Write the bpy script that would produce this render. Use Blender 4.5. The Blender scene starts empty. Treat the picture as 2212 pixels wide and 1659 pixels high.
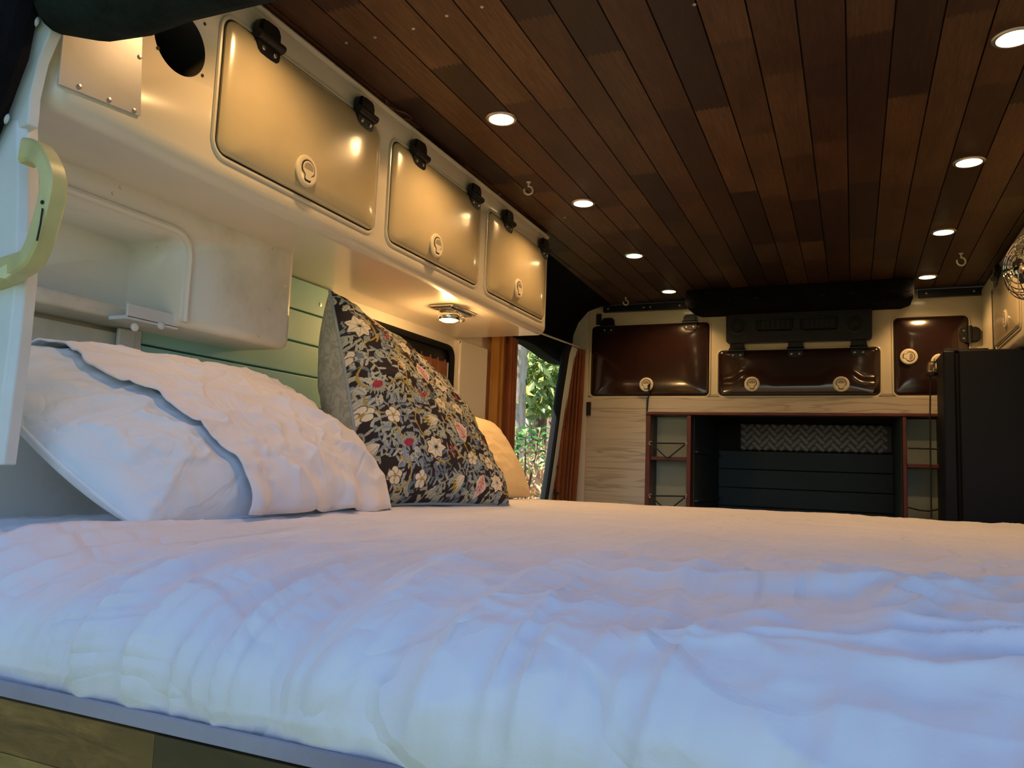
import bpy, bmesh, math, random
import numpy as np
from mathutils import Vector, Matrix
random.seed(7); rng = np.random.default_rng(7)
PI = math.pi
C = bpy.context.scene.collection

# ------------------------------------------------------------------ camera
FPX = 1686.5
MR = np.array([[0.91677, 0.39769, 0.03706], [-0.00878, 0.11282, -0.99358], [-0.39932, 0.91056, 0.10692]])
cam_d = bpy.data.cameras.new('camera'); cam = bpy.data.objects.new('camera', cam_d); C.objects.link(cam)
cam_d.sensor_fit = 'HORIZONTAL'; cam_d.sensor_width = 36.0; cam_d.lens = 36.0 * FPX / 2212.0
cam_d.clip_start = 0.02; cam_d.clip_end = 400
r, d, f = [Vector(MR[i]).normalized() for i in range(3)]
cam.matrix_world = Matrix(((r[0], -d[0], -f[0], 0), (r[1], -d[1], -f[1], 0), (r[2], -d[2], -f[2], 0), (0, 0, 0, 1)))
bpy.context.scene.camera = cam

# ------------------------------------------------------------------ world, sun, exposure
SKY_STRENGTH = 0.27
SUN_STRENGTH = 18.0
LAMP_W = 1.1
READ_W = 3.0
EXPOSURE = 0.0
W = bpy.data.worlds.new('sky'); bpy.context.scene.world = W; W.use_nodes = True
nt = W.node_tree; nt.nodes.clear()
wo = nt.nodes.new('ShaderNodeOutputWorld'); bg = nt.nodes.new('ShaderNodeBackground'); st = nt.nodes.new('ShaderNodeTexSky')
st.sky_type = 'NISHITA'; st.sun_disc = False; st.sun_elevation = math.radians(50); st.sun_rotation = math.radians(200)
st.altitude = 300; st.air_density = 1.0; st.dust_density = .6; st.ozone_density = 3.0
bg.inputs[1].default_value = SKY_STRENGTH
wb = nt.nodes.new('ShaderNodeMix'); wb.data_type = 'RGBA'; wb.blend_type = 'MULTIPLY'; wb.inputs[0].default_value = 1; wb.inputs[7].default_value = (.9, .99, 1.14, 1)   # the camera's warm white balance
nt.links.new(st.outputs[0], wb.inputs[6]); nt.links.new(wb.outputs[2], bg.inputs[0]); nt.links.new(bg.outputs[0], wo.inputs[0])
sd = bpy.data.lights.new('sun', 'SUN'); sd.energy = SUN_STRENGTH; sd.angle = math.radians(1.0); sd.color = (1.0, .95, .88)
so = bpy.data.objects.new('sun', sd); C.objects.link(so)
so.rotation_euler = Vector((-.62, -1.0, 1.5)).to_track_quat('Z', 'Y').to_euler()
so['kind'] = 'structure'
vs = bpy.context.scene.view_settings
vs.view_transform = 'Standard'; vs.look = 'None'; vs.gamma = 1.0; vs.use_curve_mapping = False; vs.exposure = EXPOSURE

# ------------------------------------------------------------------ measuring helpers
def ray(px, py):
    return MR.T @ np.array([px - 1106.0, py - 829.5, FPX])
def onx(px, py, v): q = ray(px, py); return Vector(q * v / q[0])
def ony(px, py, v): q = ray(px, py); return Vector(q * v / q[1])
def onz(px, py, v): q = ray(px, py); return Vector(q * v / q[2])

# ------------------------------------------------------------------ materials
def srgb(r, g, b):
    return tuple(((c / 255.0) / 12.92 if c / 255.0 <= .04045 else ((c / 255.0 + .055) / 1.055) ** 2.4) for c in (r, g, b)) + (1.0,)
def newmat(name):
    m = bpy.data.materials.new(name); m.use_nodes = True
    return m, m.node_tree, m.node_tree.nodes['Principled BSDF']
def N(t, kind, **kw):
    n = t.nodes.new(kind)
    for k, v in kw.items():
        if hasattr(n, k): setattr(n, k, v)
        else: n.inputs[k.replace('_', ' ')].default_value = v
    return n
def L(t, a, b): t.links.new(a, b)
def mix(t, fac, a, b, mode='MIX'):
    n = t.nodes.new('ShaderNodeMix'); n.data_type = 'RGBA'; n.blend_type = mode
    for sock, val in ((n.inputs[0], fac), (n.inputs[6], a), (n.inputs[7], b)):
        if hasattr(val, 'links'): t.links.new(val, sock)
        else: sock.default_value = val
    return n.outputs[2]
def ramp(t, src, p0, p1):
    n = t.nodes.new('ShaderNodeMapRange'); n.inputs[1].default_value = p0; n.inputs[2].default_value = p1
    t.links.new(src, n.inputs[0]); return n.outputs[0]
def noise(t, scale, detail=4, rough=.55, stretch=None, coord='Object', dist=0):
    tc = t.nodes.new('ShaderNodeTexCoord'); mp = t.nodes.new('ShaderNodeMapping')
    L(t, tc.outputs[coord], mp.inputs[0])
    if stretch: mp.inputs['Scale'].default_value = stretch
    n = t.nodes.new('ShaderNodeTexNoise'); n.inputs['Scale'].default_value = scale
    n.inputs['Detail'].default_value = detail; n.inputs['Roughness'].default_value = rough; n.inputs['Distortion'].default_value = dist
    L(t, mp.outputs[0], n.inputs[0]); return n.outputs[0]
def bump(t, b, src, strength, dist=.002):
    n = t.nodes.new('ShaderNodeBump'); n.inputs['Strength'].default_value = strength; n.inputs['Distance'].default_value = dist
    L(t, src, n.inputs['Height']); L(t, n.outputs[0], b.inputs['Normal'])
def solid(name, col, rough=.5, metal=0, coat=0, vary=.0, vscale=6, bumps=0, bscale=60, spec=None, sheen=0):
    m, t, b = newmat(name)
    b.inputs['Base Color'].default_value = col; b.inputs['Roughness'].default_value = rough; b.inputs['Metallic'].default_value = metal
    b.inputs['Coat Weight'].default_value = coat; b.inputs['Coat Roughness'].default_value = .08
    if spec is not None: b.inputs['Specular IOR Level'].default_value = spec
    if sheen: b.inputs['Sheen Weight'].default_value = sheen
    if vary:
        c2 = tuple(c * (1 - vary) for c in col[:3]) + (1,)
        L(t, mix(t, ramp(t, noise(t, vscale), .35, .65), col, c2), b.inputs['Base Color'])
    if bumps: bump(t, b, noise(t, bscale, 3), bumps)
    return m

M_white = solid('white_gelcoat', srgb(226, 220, 204), .28, coat=.35, vary=.07, vscale=3, bumps=.08, bscale=9)
def mk_dirty():
    m, t, b = newmat('scuffed_white')
    n1 = noise(t, 5, 6, .65); n2 = noise(t, 26, 6, .7)
    c = mix(t, ramp(t, n1, .52, .72), srgb(224, 219, 205), srgb(203, 196, 176))
    c = mix(t, ramp(t, n2, .66, .74), c, srgb(150, 138, 112))
    L(t, c, b.inputs['Base Color']); b.inputs['Roughness'].default_value = .35; b.inputs['Coat Weight'].default_value = .2
    bump(t, b, n1, .08, .004); return m
M_scuff = mk_dirty()
M_door = solid('yellowed_cream_gelcoat', srgb(213, 199, 162), .22, coat=.5, vary=.16, vscale=5, bumps=.05, bscale=7)
M_brown = solid('brown_gloss_gelcoat', srgb(48, 28, 24), .16, coat=.7, vary=.15, vscale=8, bumps=.04, bscale=8)
M_cream = solid('cream_gelcoat', srgb(222, 212, 182), .3, coat=.25, vary=.08)
M_latch = solid('latch_plastic', srgb(226, 216, 190), .35)
M_latchgrey = solid('latch_recess', srgb(150, 142, 124), .4)
M_dark = solid('dark_gap', srgb(30, 27, 24), .8)
M_blackp = solid('black_plastic', srgb(17, 19, 24), .42, vary=.3, vscale=40, bumps=.2, bscale=200)
M_felt = solid('black_felt', srgb(20, 21, 25), .95, vary=.4, vscale=30, bumps=.8, bscale=300, spec=.1)
M_feltg = solid('green_black_carpet', srgb(36, 44, 42), 1.0, vary=.4, vscale=50, bumps=.9, bscale=380, spec=.1)
M_rubber = solid('black_rubber', srgb(14, 18, 20), .7, spec=.2)
M_chrome = solid('chrome', (.8, .78, .74, 1), .12, metal=1)
M_steel = solid('brushed_steel', (.55, .55, .55, 1), .35, metal=1)
M_screw = solid('screw_steel', (.75, .73, .68, 1), .25, metal=1)
M_fridge = solid('fridge_black', srgb(7, 11, 22), .5, spec=.25, vary=.1, bumps=.15, bscale=350)
M_yelplastic = solid('yellowed_handle_plastic', srgb(204, 198, 132), .38, vary=.22, vscale=14, bumps=.1, bscale=20)
M_gal = solid('galvanised_plate', srgb(196, 198, 200), .36, metal=.35, vary=.12, vscale=12, coat=.2)
M_cord = solid('black_cord', srgb(12, 12, 14), .6)
M_hose = solid('grey_hose', srgb(60, 62, 64), .5)
M_rod = solid('white_rod', srgb(225, 220, 205), .4)
M_hook = solid('white_hook_plastic', srgb(232, 226, 214), .35)
M_flange = solid('white_painted_flange', srgb(212, 220, 220), .35, vary=.08, vscale=20)
M_mint = solid('mint_paint', srgb(160, 212, 206), .5, vary=.06, vscale=10, bumps=.15, bscale=40)
M_mint_shade = solid('shaded_mint_paint', srgb(66, 84, 88), .6, vary=.1, vscale=8)  # same mint paint with the unlit alcove's shade put into the colour
M_pale = solid('pale_green_board', srgb(196, 208, 186), .5, vary=.08, vscale=5)
M_red = solid('red_hardwood', srgb(104, 48, 36), .45, vary=.35, vscale=12)
M_piping = solid('grey_piping', srgb(150, 160, 158), .7)
def mk_emit(name, col, s):
    m, t, b = newmat(name); b.inputs['Base Color'].default_value = (0, 0, 0, 1)
    b.inputs['Emission Color'].default_value = col; b.inputs['Emission Strength'].default_value = s; return m
M_glow = mk_emit('lit_lens', (1, .74, .36, 1), 14)
M_glow2 = mk_emit('lit_bulb', (1, .6, .2, 1), 12)

def mk_fabric(name, col, col2, bscale=500, bstr=.25, rough=.9, sheen=.3, trans=0):
    m, t, b = newmat(name)
    n = noise(t, 7, 5); L(t, mix(t, ramp(t, n, .35, .65), col, col2), b.inputs['Base Color'])
    b.inputs['Roughness'].default_value = rough; b.inputs['Sheen Weight'].default_value = sheen; b.inputs['Specular IOR Level'].default_value = .2
    bump(t, b, noise(t, bscale, 2), bstr, .0008)
    if trans:
        tr = t.nodes.new('ShaderNodeBsdfTranslucent'); tr.inputs[0].default_value = col
        ms = t.nodes.new('ShaderNodeMixShader'); ms.inputs[0].default_value = trans
        out = t.nodes['Material Output']; L(t, b.outputs[0], ms.inputs[1]); L(t, tr.outputs[0], ms.inputs[2]); L(t, ms.outputs[0], out.inputs[0])
    return m
M_sheet = mk_fabric('white_cotton_sheet', srgb(226, 226, 232), srgb(218, 218, 226))
def crease(m, sc, strength, dist, stretch=None):
    t = m.node_tree; b = t.nodes['Principled BSDF']; old = b.inputs['Normal'].links[0].from_node
    n = noise(t, sc, 3, .5, stretch=stretch, dist=1.2); a = t.nodes.new('ShaderNodeMath'); a.operation = 'SUBTRACT'; a.inputs[1].default_value = .5; L(t, n, a.inputs[0])
    c = t.nodes.new('ShaderNodeMath'); c.operation = 'ABSOLUTE'; L(t, a.outputs[0], c.inputs[0]); d_ = ramp(t, c.outputs[0], .0, .09)
    bn = t.nodes.new('ShaderNodeBump'); bn.inputs['Strength'].default_value = strength; bn.inputs['Distance'].default_value = dist
    L(t, d_, bn.inputs['Height']); L(t, old.outputs[0], bn.inputs['Normal']); L(t, bn.outputs[0], b.inputs['Normal'])
crease(M_sheet, 6, .75, .003, (1.0, .6, 1.0))
M_case = mk_fabric('white_cotton_pillowcase', srgb(230, 228, 230), srgb(222, 220, 224))
crease(M_case, 7, .55, .0025)
M_inner = mk_fabric('white_pillow_ticking', srgb(222, 228, 232), srgb(214, 221, 227))
crease(M_inner, 8, .6, .0025)
M_yelcase = mk_fabric('cream_cotton_pillowcase', srgb(232, 208, 160), srgb(224, 198, 148))
M_hem = mk_fabric('grey_lilac_sheet_hem', srgb(150, 146, 158), srgb(128, 122, 134))
M_rust = mk_fabric('rust_curtain', srgb(158, 96, 60), srgb(134, 78, 48), trans=.3)
M_mustard = mk_fabric('mustard_curtain', srgb(226, 184, 104), srgb(206, 158, 80), trans=.6)
def mk_jacq():
    m, t, b = newmat('sage_jacquard')
    n = noise(t, 42, 3, .6, dist=2.2)
    L(t, mix(t, ramp(t, n, .47, .53), srgb(156, 158, 142), srgb(178, 180, 164)), b.inputs['Base Color'])
    b.inputs['Roughness'].default_value = .8; bump(t, b, n, .3, .001); return m
M_jacq = mk_jacq()
def mk_print():
    m, t, b = newmat('floral_print_cotton')
    a = t.nodes.new('ShaderNodeVertexColor'); a.layer_name = 'print'
    L(t, a.outputs[0], b.inputs['Base Color']); b.inputs['Roughness'].default_value = .85; b.inputs['Specular IOR Level'].default_value = .2
    bump(t, b, noise(t, 500, 2), .2, .0006); return m
M_print = mk_print()
def mk_ceil():
    m, t, b = newmat('ceiling_plank_wood')
    a = t.nodes.new('ShaderNodeVertexColor'); a.layer_name = 'tone'
    g = noise(t, 14, 6, .65, stretch=(14, .9, 1)); g2 = noise(t, 90, 4, .6, stretch=(9, .5, 1)); g3 = noise(t, 5, 3, .5, stretch=(2.5, 1, 1))
    c = mix(t, ramp(t, g, .3, .7), (.62, .58, .55, 1), (1.15, 1.12, 1.1, 1))
    c = mix(t, ramp(t, g2, .42, .62), c, (.75, .7, .66, 1), 'MULTIPLY')
    c = mix(t, ramp(t, g3, .42, .66), c, (.72, .7, .7, 1), 'MULTIPLY')
    L(t, mix(t, 1.0, a.outputs[0], c, 'MULTIPLY'), b.inputs['Base Color'])
    b.inputs['Roughness'].default_value = .48; b.inputs['Specular IOR Level'].default_value = .35; bump(t, b, g2, .25, .001); return m
M_ceil = mk_ceil()
def mk_grain(name, c0, c1, c2, scale=3.0, stretch=(1, 1, 9), rough=.45, coords='Object'):
    m, t, b = newmat(name)
    n = noise(t, scale, 4, .5, stretch=stretch, dist=.6)
    w = t.nodes.new('ShaderNodeMath'); w.operation = 'MULTIPLY'; w.inputs[1].default_value = 62
    L(t, n, w.inputs[0]); s = t.nodes.new('ShaderNodeMath'); s.operation = 'SINE'; L(t, w.outputs[0], s.inputs[0])
    c = mix(t, ramp(t, s.outputs[0], .35, .98), c0, c1)
    c = mix(t, ramp(t, noise(t, scale * 2, 5, .6, stretch=stretch), .45, .7), c, c2)
    L(t, c, b.inputs['Base Color']); b.inputs['Roughness'].default_value = rough; return m
M_ply = mk_grain('limewashed_pine', srgb(200, 190, 170), srgb(170, 156, 136), srgb(190, 178, 156), 2.2, (.4, 1, 8))
def mk_block():
    m, t, b = newmat('acacia_butcher_block')
    a = t.nodes.new('ShaderNodeVertexColor'); a.layer_name = 'tone'
    n = noise(t, 11, 6, .7, stretch=(1, 1, 5), dist=1.4); n2 = noise(t, 5, 4, .6, stretch=(1, 1, 3))
    c = mix(t, ramp(t, n, .3, .7), (.3, .28, .27, 1), (1.3, 1.25, 1.1, 1))
    c = mix(t, ramp(t, n2, .35, .6), (.6, .62, .6, 1), c)
    L(t, mix(t, 1.0, a.outputs[0], c, 'MULTIPLY'), b.inputs['Base Color']); b.inputs['Roughness'].default_value = .4; return m
M_block = mk_block()
def mk_tread():
    m, t, b = newmat('checker_plate'); b.inputs['Base Color'].default_value = (.42, .40, .36, 1); b.inputs['Metallic'].default_value = .3
    b.inputs['Roughness'].default_value = .4; return m
M_tread = mk_tread()
def mk_glass():
    m, t, b = newmat('dark_tinted_glass'); b.inputs['Base Color'].default_value = srgb(14, 17, 20); b.inputs['Roughness'].default_value = .06
    b.inputs['Coat Weight'].default_value = .5; return m
M_glass = mk_glass()
def mk_clear():
    m, t, b = newmat('lamp_glass'); b.inputs['Base Color'].default_value = (1, .9, .7, 1); b.inputs['Roughness'].default_value = .08
    b.inputs['Transmission Weight'].default_value = .9; return m
M_clear = mk_clear()
def mk_leaf(name, c0, c1, c2):
    m, t, b = newmat(name)
    a = t.nodes.new('ShaderNodeVertexColor'); a.layer_name = 'tone'
    sep = t.nodes.new('ShaderNodeSeparateColor'); L(t, a.outputs[0], sep.inputs[0])
    c = mix(t, ramp(t, sep.outputs[0], .0, .6), c0, c1); c = mix(t, ramp(t, sep.outputs[0], .7, 1.0), c, c2)
    L(t, c, b.inputs['Base Color']); b.inputs['Roughness'].default_value = .4
    tr = t.nodes.new('ShaderNodeBsdfTranslucent'); L(t, c, tr.inputs[0])
    ms = t.nodes.new('ShaderNodeMixShader'); ms.inputs[0].default_value = .42
    out = t.nodes['Material Output']; L(t, b.outputs[0], ms.inputs[1]); L(t, tr.outputs[0], ms.inputs[2]); L(t, ms.outputs[0], out.inputs[0])
    return m
M_leaf = mk_leaf('tree_leaves', srgb(84, 108, 58), srgb(150, 172, 108), srgb(216, 206, 110))
M_shrub = mk_leaf('shrub_leaves', srgb(84, 136, 70), srgb(128, 178, 100), srgb(176, 208, 130))
M_dry = mk_leaf('dry_brush', srgb(196, 160, 124), srgb(226, 194, 158), srgb(150, 168, 96))
def mk_bark(name, c0, c1):
    m, t, b = newmat(name)
    n = noise(t, 14, 6, .7, stretch=(1, 1, .3)); L(t, mix(t, ramp(t, n, .38, .62), c0, c1), b.inputs['Base Color'])
    b.inputs['Roughness'].default_value = .9; bump(t, b, n, .5, .02); return m
M_barkp = mk_bark('pale_bark', srgb(206, 190, 170), srgb(152, 132, 112))
M_barkd = mk_bark('brown_bark', srgb(142, 112, 92), srgb(84, 66, 56))
M_ground = solid('forest_litter', srgb(150, 122, 90), .95, vary=.45, vscale=1.2)
M_grassy = solid('grass_ground', srgb(84, 98, 52), .95, vary=.4, vscale=.8)
M_floor = solid('dark_vinyl_floor', srgb(70, 58, 50), .5, vary=.2)

# ------------------------------------------------------------------ mesh builder
ORG = {}
class MB:
    def __init__(s): s.v = []; s.f = []; s.mi = []
    def add(s, vs, fs, mi=0, M=None):
        o = len(s.v)
        for p in vs:
            p = Vector(p); s.v.append(M @ p if M is not None else p)
        for q in fs: s.f.append([i + o for i in q]); s.mi.append(mi)
        return s
    def box(s, x0, x1, y0, y1, z0, z1, mi=0, M=None):
        vs = [(x, y, z) for x in (x0, x1) for y in (y0, y1) for z in (z0, z1)]
        return s.add(vs, [(0, 1, 3, 2), (4, 6, 7, 5), (0, 4, 5, 1), (2, 3, 7, 6), (0, 2, 6, 4), (1, 5, 7, 3)], mi, M)
    def prism(s, poly, n0, n1, mi=0, M=None):            # poly in (a,b), extruded n0..n1
        k = len(poly); vs = [(a, b, n0) for a, b in poly] + [(a, b, n1) for a, b in poly]
        fs = [tuple(range(k, 2 * k)), tuple(range(k - 1, -1, -1))] + [(i, (i + 1) % k, k + (i + 1) % k, k + i) for i in range(k)]
        return s.add(vs, fs, mi, M)
    def tube(s, pts, r, seg=8, mi=0, M=None, closed=False, flat=1.0):
        pts = [Vector(p) for p in pts]; n = len(pts); vs = []; fs = []
        rr = r if hasattr(r, '__len__') else [r] * n
        up = None
        for i, p in enumerate(pts):
            if closed: t = pts[(i + 1) % n] - pts[i - 1]
            else: t = pts[min(i + 1, n - 1)] - pts[max(i - 1, 0)]
            t.normalize()
            if up is None: up = t.orthogonal().normalized()
            up = (up - t * up.dot(t)).normalized(); w = t.cross(up)
            for k in range(seg):
                a = 2 * PI * k / seg; vs.append(p + (up * math.cos(a) + w * math.sin(a) * flat) * rr[i])
        m = n if closed else n - 1
        for i in range(m):
            for k in range(seg):
                a, b = i * seg + k, i * seg + (k + 1) % seg; j = ((i + 1) % n) * seg
                fs.append((a, b, j + (k + 1) % seg, j + k))
        if not closed: fs.append(tuple(range(seg - 1, -1, -1))); fs.append(tuple(range((n - 1) * seg, n * seg)))
        return s.add(vs, fs, mi, M)
    def lathe(s, prof, seg=24, mi=0, M=None, cap=True):     # prof: (radius, height) along local z
        vs = [(r_ * math.cos(2 * PI * k / seg), r_ * math.sin(2 * PI * k / seg), h) for r_, h in prof for k in range(seg)]
        fs = [(i * seg + k, i * seg + (k + 1) % seg, (i + 1) * seg + (k + 1) % seg, (i + 1) * seg + k) for i in range(len(prof) - 1) for k in range(seg)]
        if cap: fs.append(tuple(range((len(prof) - 1) * seg, len(prof) * seg))); fs.append(tuple(range(seg - 1, -1, -1)))
        return s.add(vs, fs, mi, M)
    def mesh(s, name, mats, off=Vector((0, 0, 0)), angle=35):
        me = bpy.data.meshes.new(name)
        me.from_pydata([tuple(p - off) for p in s.v], [], s.f)
        for m in mats: me.materials.append(m)
        me.polygons.foreach_set('material_index', s.mi)
        bm = bmesh.new(); bm.from_mesh(me); bmesh.ops.recalc_face_normals(bm, faces=bm.faces); bm.to_mesh(me); bm.free()
        me.polygons.foreach_set('use_smooth', [True] * len(me.polygons)); me.set_sharp_from_angle(angle=math.radians(angle))
        me.update(); return me
    def build(s, name, mats, parent=None, bevel=0, seg=2, kind=None, angle=35, org=None):
        if not isinstance(mats, (list, tuple)): mats = [mats]
        if parent is None and org is None:
            lo = [min(p[i] for p in s.v) for i in range(3)]; hi = [max(p[i] for p in s.v) for i in range(3)]
            org = Vector(((lo[0] + hi[0]) / 2, (lo[1] + hi[1]) / 2, lo[2]))
        po = ORG[parent.name] if parent else Vector((0, 0, 0))
        base = org if org is not None else po
        o = bpy.data.objects.new(name, s.mesh(name, mats, base, angle)); C.objects.link(o)
        o.location = base - po
        if parent: o.parent = parent
        ORG[o.name] = base
        if bevel:
            b = o.modifiers.new('bevel', 'BEVEL'); b.width = bevel; b.segments = seg; b.limit_method = 'ANGLE'; b.angle_limit = math.radians(40); b.harden_normals = True
        if kind: o['kind'] = kind
        return o
def bake(o):
    dg = bpy.context.evaluated_depsgraph_get(); dg.update()
    me = bpy.data.meshes.new_from_object(o.evaluated_get(dg)); o.modifiers.clear(); o.data = me
def cut(o, cutter_mb):
    c = cutter_mb.build('cutter', [M_dark], org=Vector((0, 0, 0)))
    m = o.modifiers.new('cut', 'BOOLEAN'); m.operation = 'DIFFERENCE'; m.object = c; m.solver = 'EXACT'
    bake(o); bpy.data.objects.remove(c, do_unlink=True)
def tag(o, label, cat, group=None):
    o['label'] = label; o['category'] = cat
    if group: o['group'] = group
    return o
def thing(name, label, cat, loc, group=None):
    o = bpy.data.objects.new(name, None); C.objects.link(o); o.location = loc; o.empty_display_size = .05
    ORG[o.name] = Vector(loc); return tag(o, label, cat, group)
def put(me, name, Mw, parent):                 # a mesh in its own frame, placed by a world matrix
    o = bpy.data.objects.new(name, me); C.objects.link(o); o.parent = parent
    o.matrix_local = Matrix.Translation(-ORG[parent.name]) @ Mw; return o
def frame(A, B, Nn, o=(0, 0, 0)):
    return Matrix(((A[0], B[0], Nn[0], o[0]), (A[1], B[1], Nn[1], o[1]), (A[2], B[2], Nn[2], o[2]), (0, 0, 0, 1)))
FL = lambda y, x, z: frame((0, 1, 0), (0, 0, 1), (1, 0, 0), (x, y, z))        # on a face looking +x
FB = lambda x, y, z: frame((1, 0, 0), (0, 0, 1), (0, -1, 0), (x, y, z))       # on a face looking -y
FR = lambda y, x, z: frame((0, -1, 0), (0, 0, 1), (-1, 0, 0), (x, y, z))      # on a face looking -x
def rrect(a0, a1, b0, b1, r_, n=5):
    pts = []
    for cx, cy, s in ((a1 - r_, b1 - r_, 0), (a0 + r_, b1 - r_, 1), (a0 + r_, b0 + r_, 2), (a1 - r_, b0 + r_, 3)):
        for k in range(n + 1):
            t = (s + k / n) * PI / 2; pts.append((cx + r_ * math.cos(t), cy + r_ * math.sin(t)))
    return pts
def dense(poly, step):
    out = []
    for i, p in enumerate(poly):
        q = poly[(i + 1) % len(poly)]; n = max(1, int(math.hypot(q[0] - p[0], q[1] - p[1]) / step))
        for k in range(n): out.append((p[0] + (q[0] - p[0]) * k / n, p[1] + (q[1] - p[1]) * k / n))
    return out

# numpy value noise
def vnoise(x, y, seed=0):
    xi = np.floor(x).astype(np.int64); yi = np.floor(y).astype(np.int64); fx = x - xi; fy = y - yi
    fx = fx * fx * fx * (fx * (fx * 6 - 15) + 10); fy = fy * fy * fy * (fy * (fy * 6 - 15) + 10)
    def h(a, b):
        n = (a * 374761393 + b * 668265263 + seed * 1442695041) & 0x7fffffff
        n = ((n ^ (n >> 13)) * 1274126177) & 0x7fffffff
        return ((n ^ (n >> 16)) & 0xffff) / 65535.0
    return (h(xi, yi) * (1 - fx) + h(xi + 1, yi) * fx) * (1 - fy) + (h(xi, yi + 1) * (1 - fx) + h(xi + 1, yi + 1) * fx) * fy
def fbm(x, y, oc=4, seed=0, g=.5):
    s = 0; a = 1; t = 0
    for k in range(oc): s = s + a * vnoise(x * 2 ** k + 17.3 * k, y * 2 ** k + 5.1 * k, seed + k); t += a; a *= g
    return s / t
def ridge(x, y, oc=3, seed=0): return 1 - np.abs(2 * fbm(x, y, oc, seed) - 1)
def npgrid(name, P, mats, parent=None, org=None, color=None, cname='print', kind=None, flip=False):
    h, w = P.shape[:2]; po = ORG[parent.name] if parent else Vector((0, 0, 0))
    base = org if org is not None else po
    me = bpy.data.meshes.new(name); V = (P - np.array(base)).reshape(-1, 3).astype(np.float32)
    idx = np.arange(h * w).reshape(h, w)
    q = np.stack([idx[:-1, :-1], idx[:-1, 1:], idx[1:, 1:], idx[1:, :-1]], -1).reshape(-1, 4)
    if flip: q = q[:, ::-1]
    nf = len(q); me.vertices.add(len(V)); me.vertices.foreach_set('co', V.ravel()); me.loops.add(nf * 4)
    me.loops.foreach_set('vertex_index', q.ravel().astype(np.int32)); me.polygons.add(nf)
    me.polygons.foreach_set('loop_start', np.arange(0, nf * 4, 4, dtype=np.int32)); me.polygons.foreach_set('loop_total', np.full(nf, 4, np.int32))
    me.update(calc_edges=True); me.polygons.foreach_set('use_smooth', [True] * nf)
    for m in mats: me.materials.append(m)
    if color is not None:
        at = me.color_attributes.new(cname, 'FLOAT_COLOR', 'POINT')
        c = np.ones((h * w, 4), np.float32); c[:, :3] = color.reshape(-1, 3); at.data.foreach_set('color', c.ravel())
    o = bpy.data.objects.new(name, me); C.objects.link(o); o.location = base - po
    if parent: o.parent = parent
    ORG[o.name] = base
    if kind: o['kind'] = kind
    return o

# ================================================================== SETTING
XC = -.194; FXL = -.79; FXR = .401; WXL = -1.07; WXR = .69; HC = .667; YB = 3.0; YR = .47
ZB = -1.2
# floor and ceiling
MB().box(WXL, WXR, YR, 3.75, ZB - .05, ZB).build('floor', M_floor, kind='structure')
ceil = MB().box(WXL - .05, WXR + .05, YR, 3.05, HC + .008, HC + .05).build('ceiling', M_dark, kind='structure')
tones = [srgb(*c)[:3] for c in ((114, 78, 60), (100, 66, 54), (126, 92, 66), (84, 54, 48), (108, 76, 60), (94, 62, 52), (120, 86, 60), (80, 52, 48), (130, 96, 70), (72, 48, 45))]
xs0 = -.0025
for k in range(-17, 8):
    a0 = xs0 + .0649 * k; a1 = a0 + .0649 - .0026
    a1 = min(a1, FXR + .03)
    if a1 - a0 < .01: continue
    vs = []; fs = []; cols = []
    ys = [YR + .02]
    while ys[-1] < 2.98: ys.append(min(2.98, ys[-1] + random.choice((.12, .2, .28, .36, .45, .6))))
    if ys[-1] - ys[-2] < .08: ys.pop(-2)
    def line(y, jag):
        n = 14; return [(a0 + (a1 - a0) * i / n, y + (.005 if (i % 2 and jag) else -.004 if jag else 0)) for i in range(n + 1)]
    prev = line(ys[0], False); last = None
    for j in range(1, len(ys)):
        cur = line(ys[j], j < len(ys) - 1); b = len(vs)
        loop = prev + cur[::-1]; vs += [(x, y, HC) for x, y in loop]; fs.append(tuple(range(b, b + len(loop))))
        tc = random.choice([t_ for t_ in tones if t_ is not last]); last = tc
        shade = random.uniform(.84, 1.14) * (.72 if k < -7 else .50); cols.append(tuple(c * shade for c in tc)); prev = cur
    b = len(vs); vs += [(a0, ys[0], HC), (a0, ys[-1], HC), (a0, ys[-1], HC + .007), (a0, ys[0], HC + .007), (a1, ys[0], HC), (a1, ys[-1], HC), (a1, ys[-1], HC + .007), (a1, ys[0], HC + .007)]
    fs += [(b, b + 1, b + 2, b + 3), (b + 4, b + 7, b + 6, b + 5), (b, b + 3, b + 7, b + 4), (b + 1, b + 5, b + 6, b + 2)]; cols += [tones[3]] * 4
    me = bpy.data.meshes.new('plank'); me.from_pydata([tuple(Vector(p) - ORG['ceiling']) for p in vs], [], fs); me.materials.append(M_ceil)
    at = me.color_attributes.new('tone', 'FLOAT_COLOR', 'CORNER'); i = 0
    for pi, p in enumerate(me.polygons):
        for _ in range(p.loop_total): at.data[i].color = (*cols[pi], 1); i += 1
    o = bpy.data.objects.new('plank', me); C.objects.link(o); o.parent = ceil

# left side wall: posts and panels around the window and the sliding door opening
T = -.05
wl = MB()
wl.box(WXL + T, WXL, YR, 1.48, ZB, HC)                     # rear quarter
wl.box(WXL + T, WXL, 1.48, 2.005, .345, HC); wl.box(WXL + T, WXL, 1.48, 2.005, ZB, -.02)
wl.box(WXL + T, WXL, 2.005, 2.44, ZB, HC)
wl.box(WXL - .02, WXL, 2.44, 2.86, .50, HC)
wl.build('wall_left', M_white, kind='structure', org=Vector((WXL, 1.5, ZB)))
wr = MB().box(WXR, WXR + .05, YR, 3.75, ZB, HC).build('wall_right', M_white, kind='structure')
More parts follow.
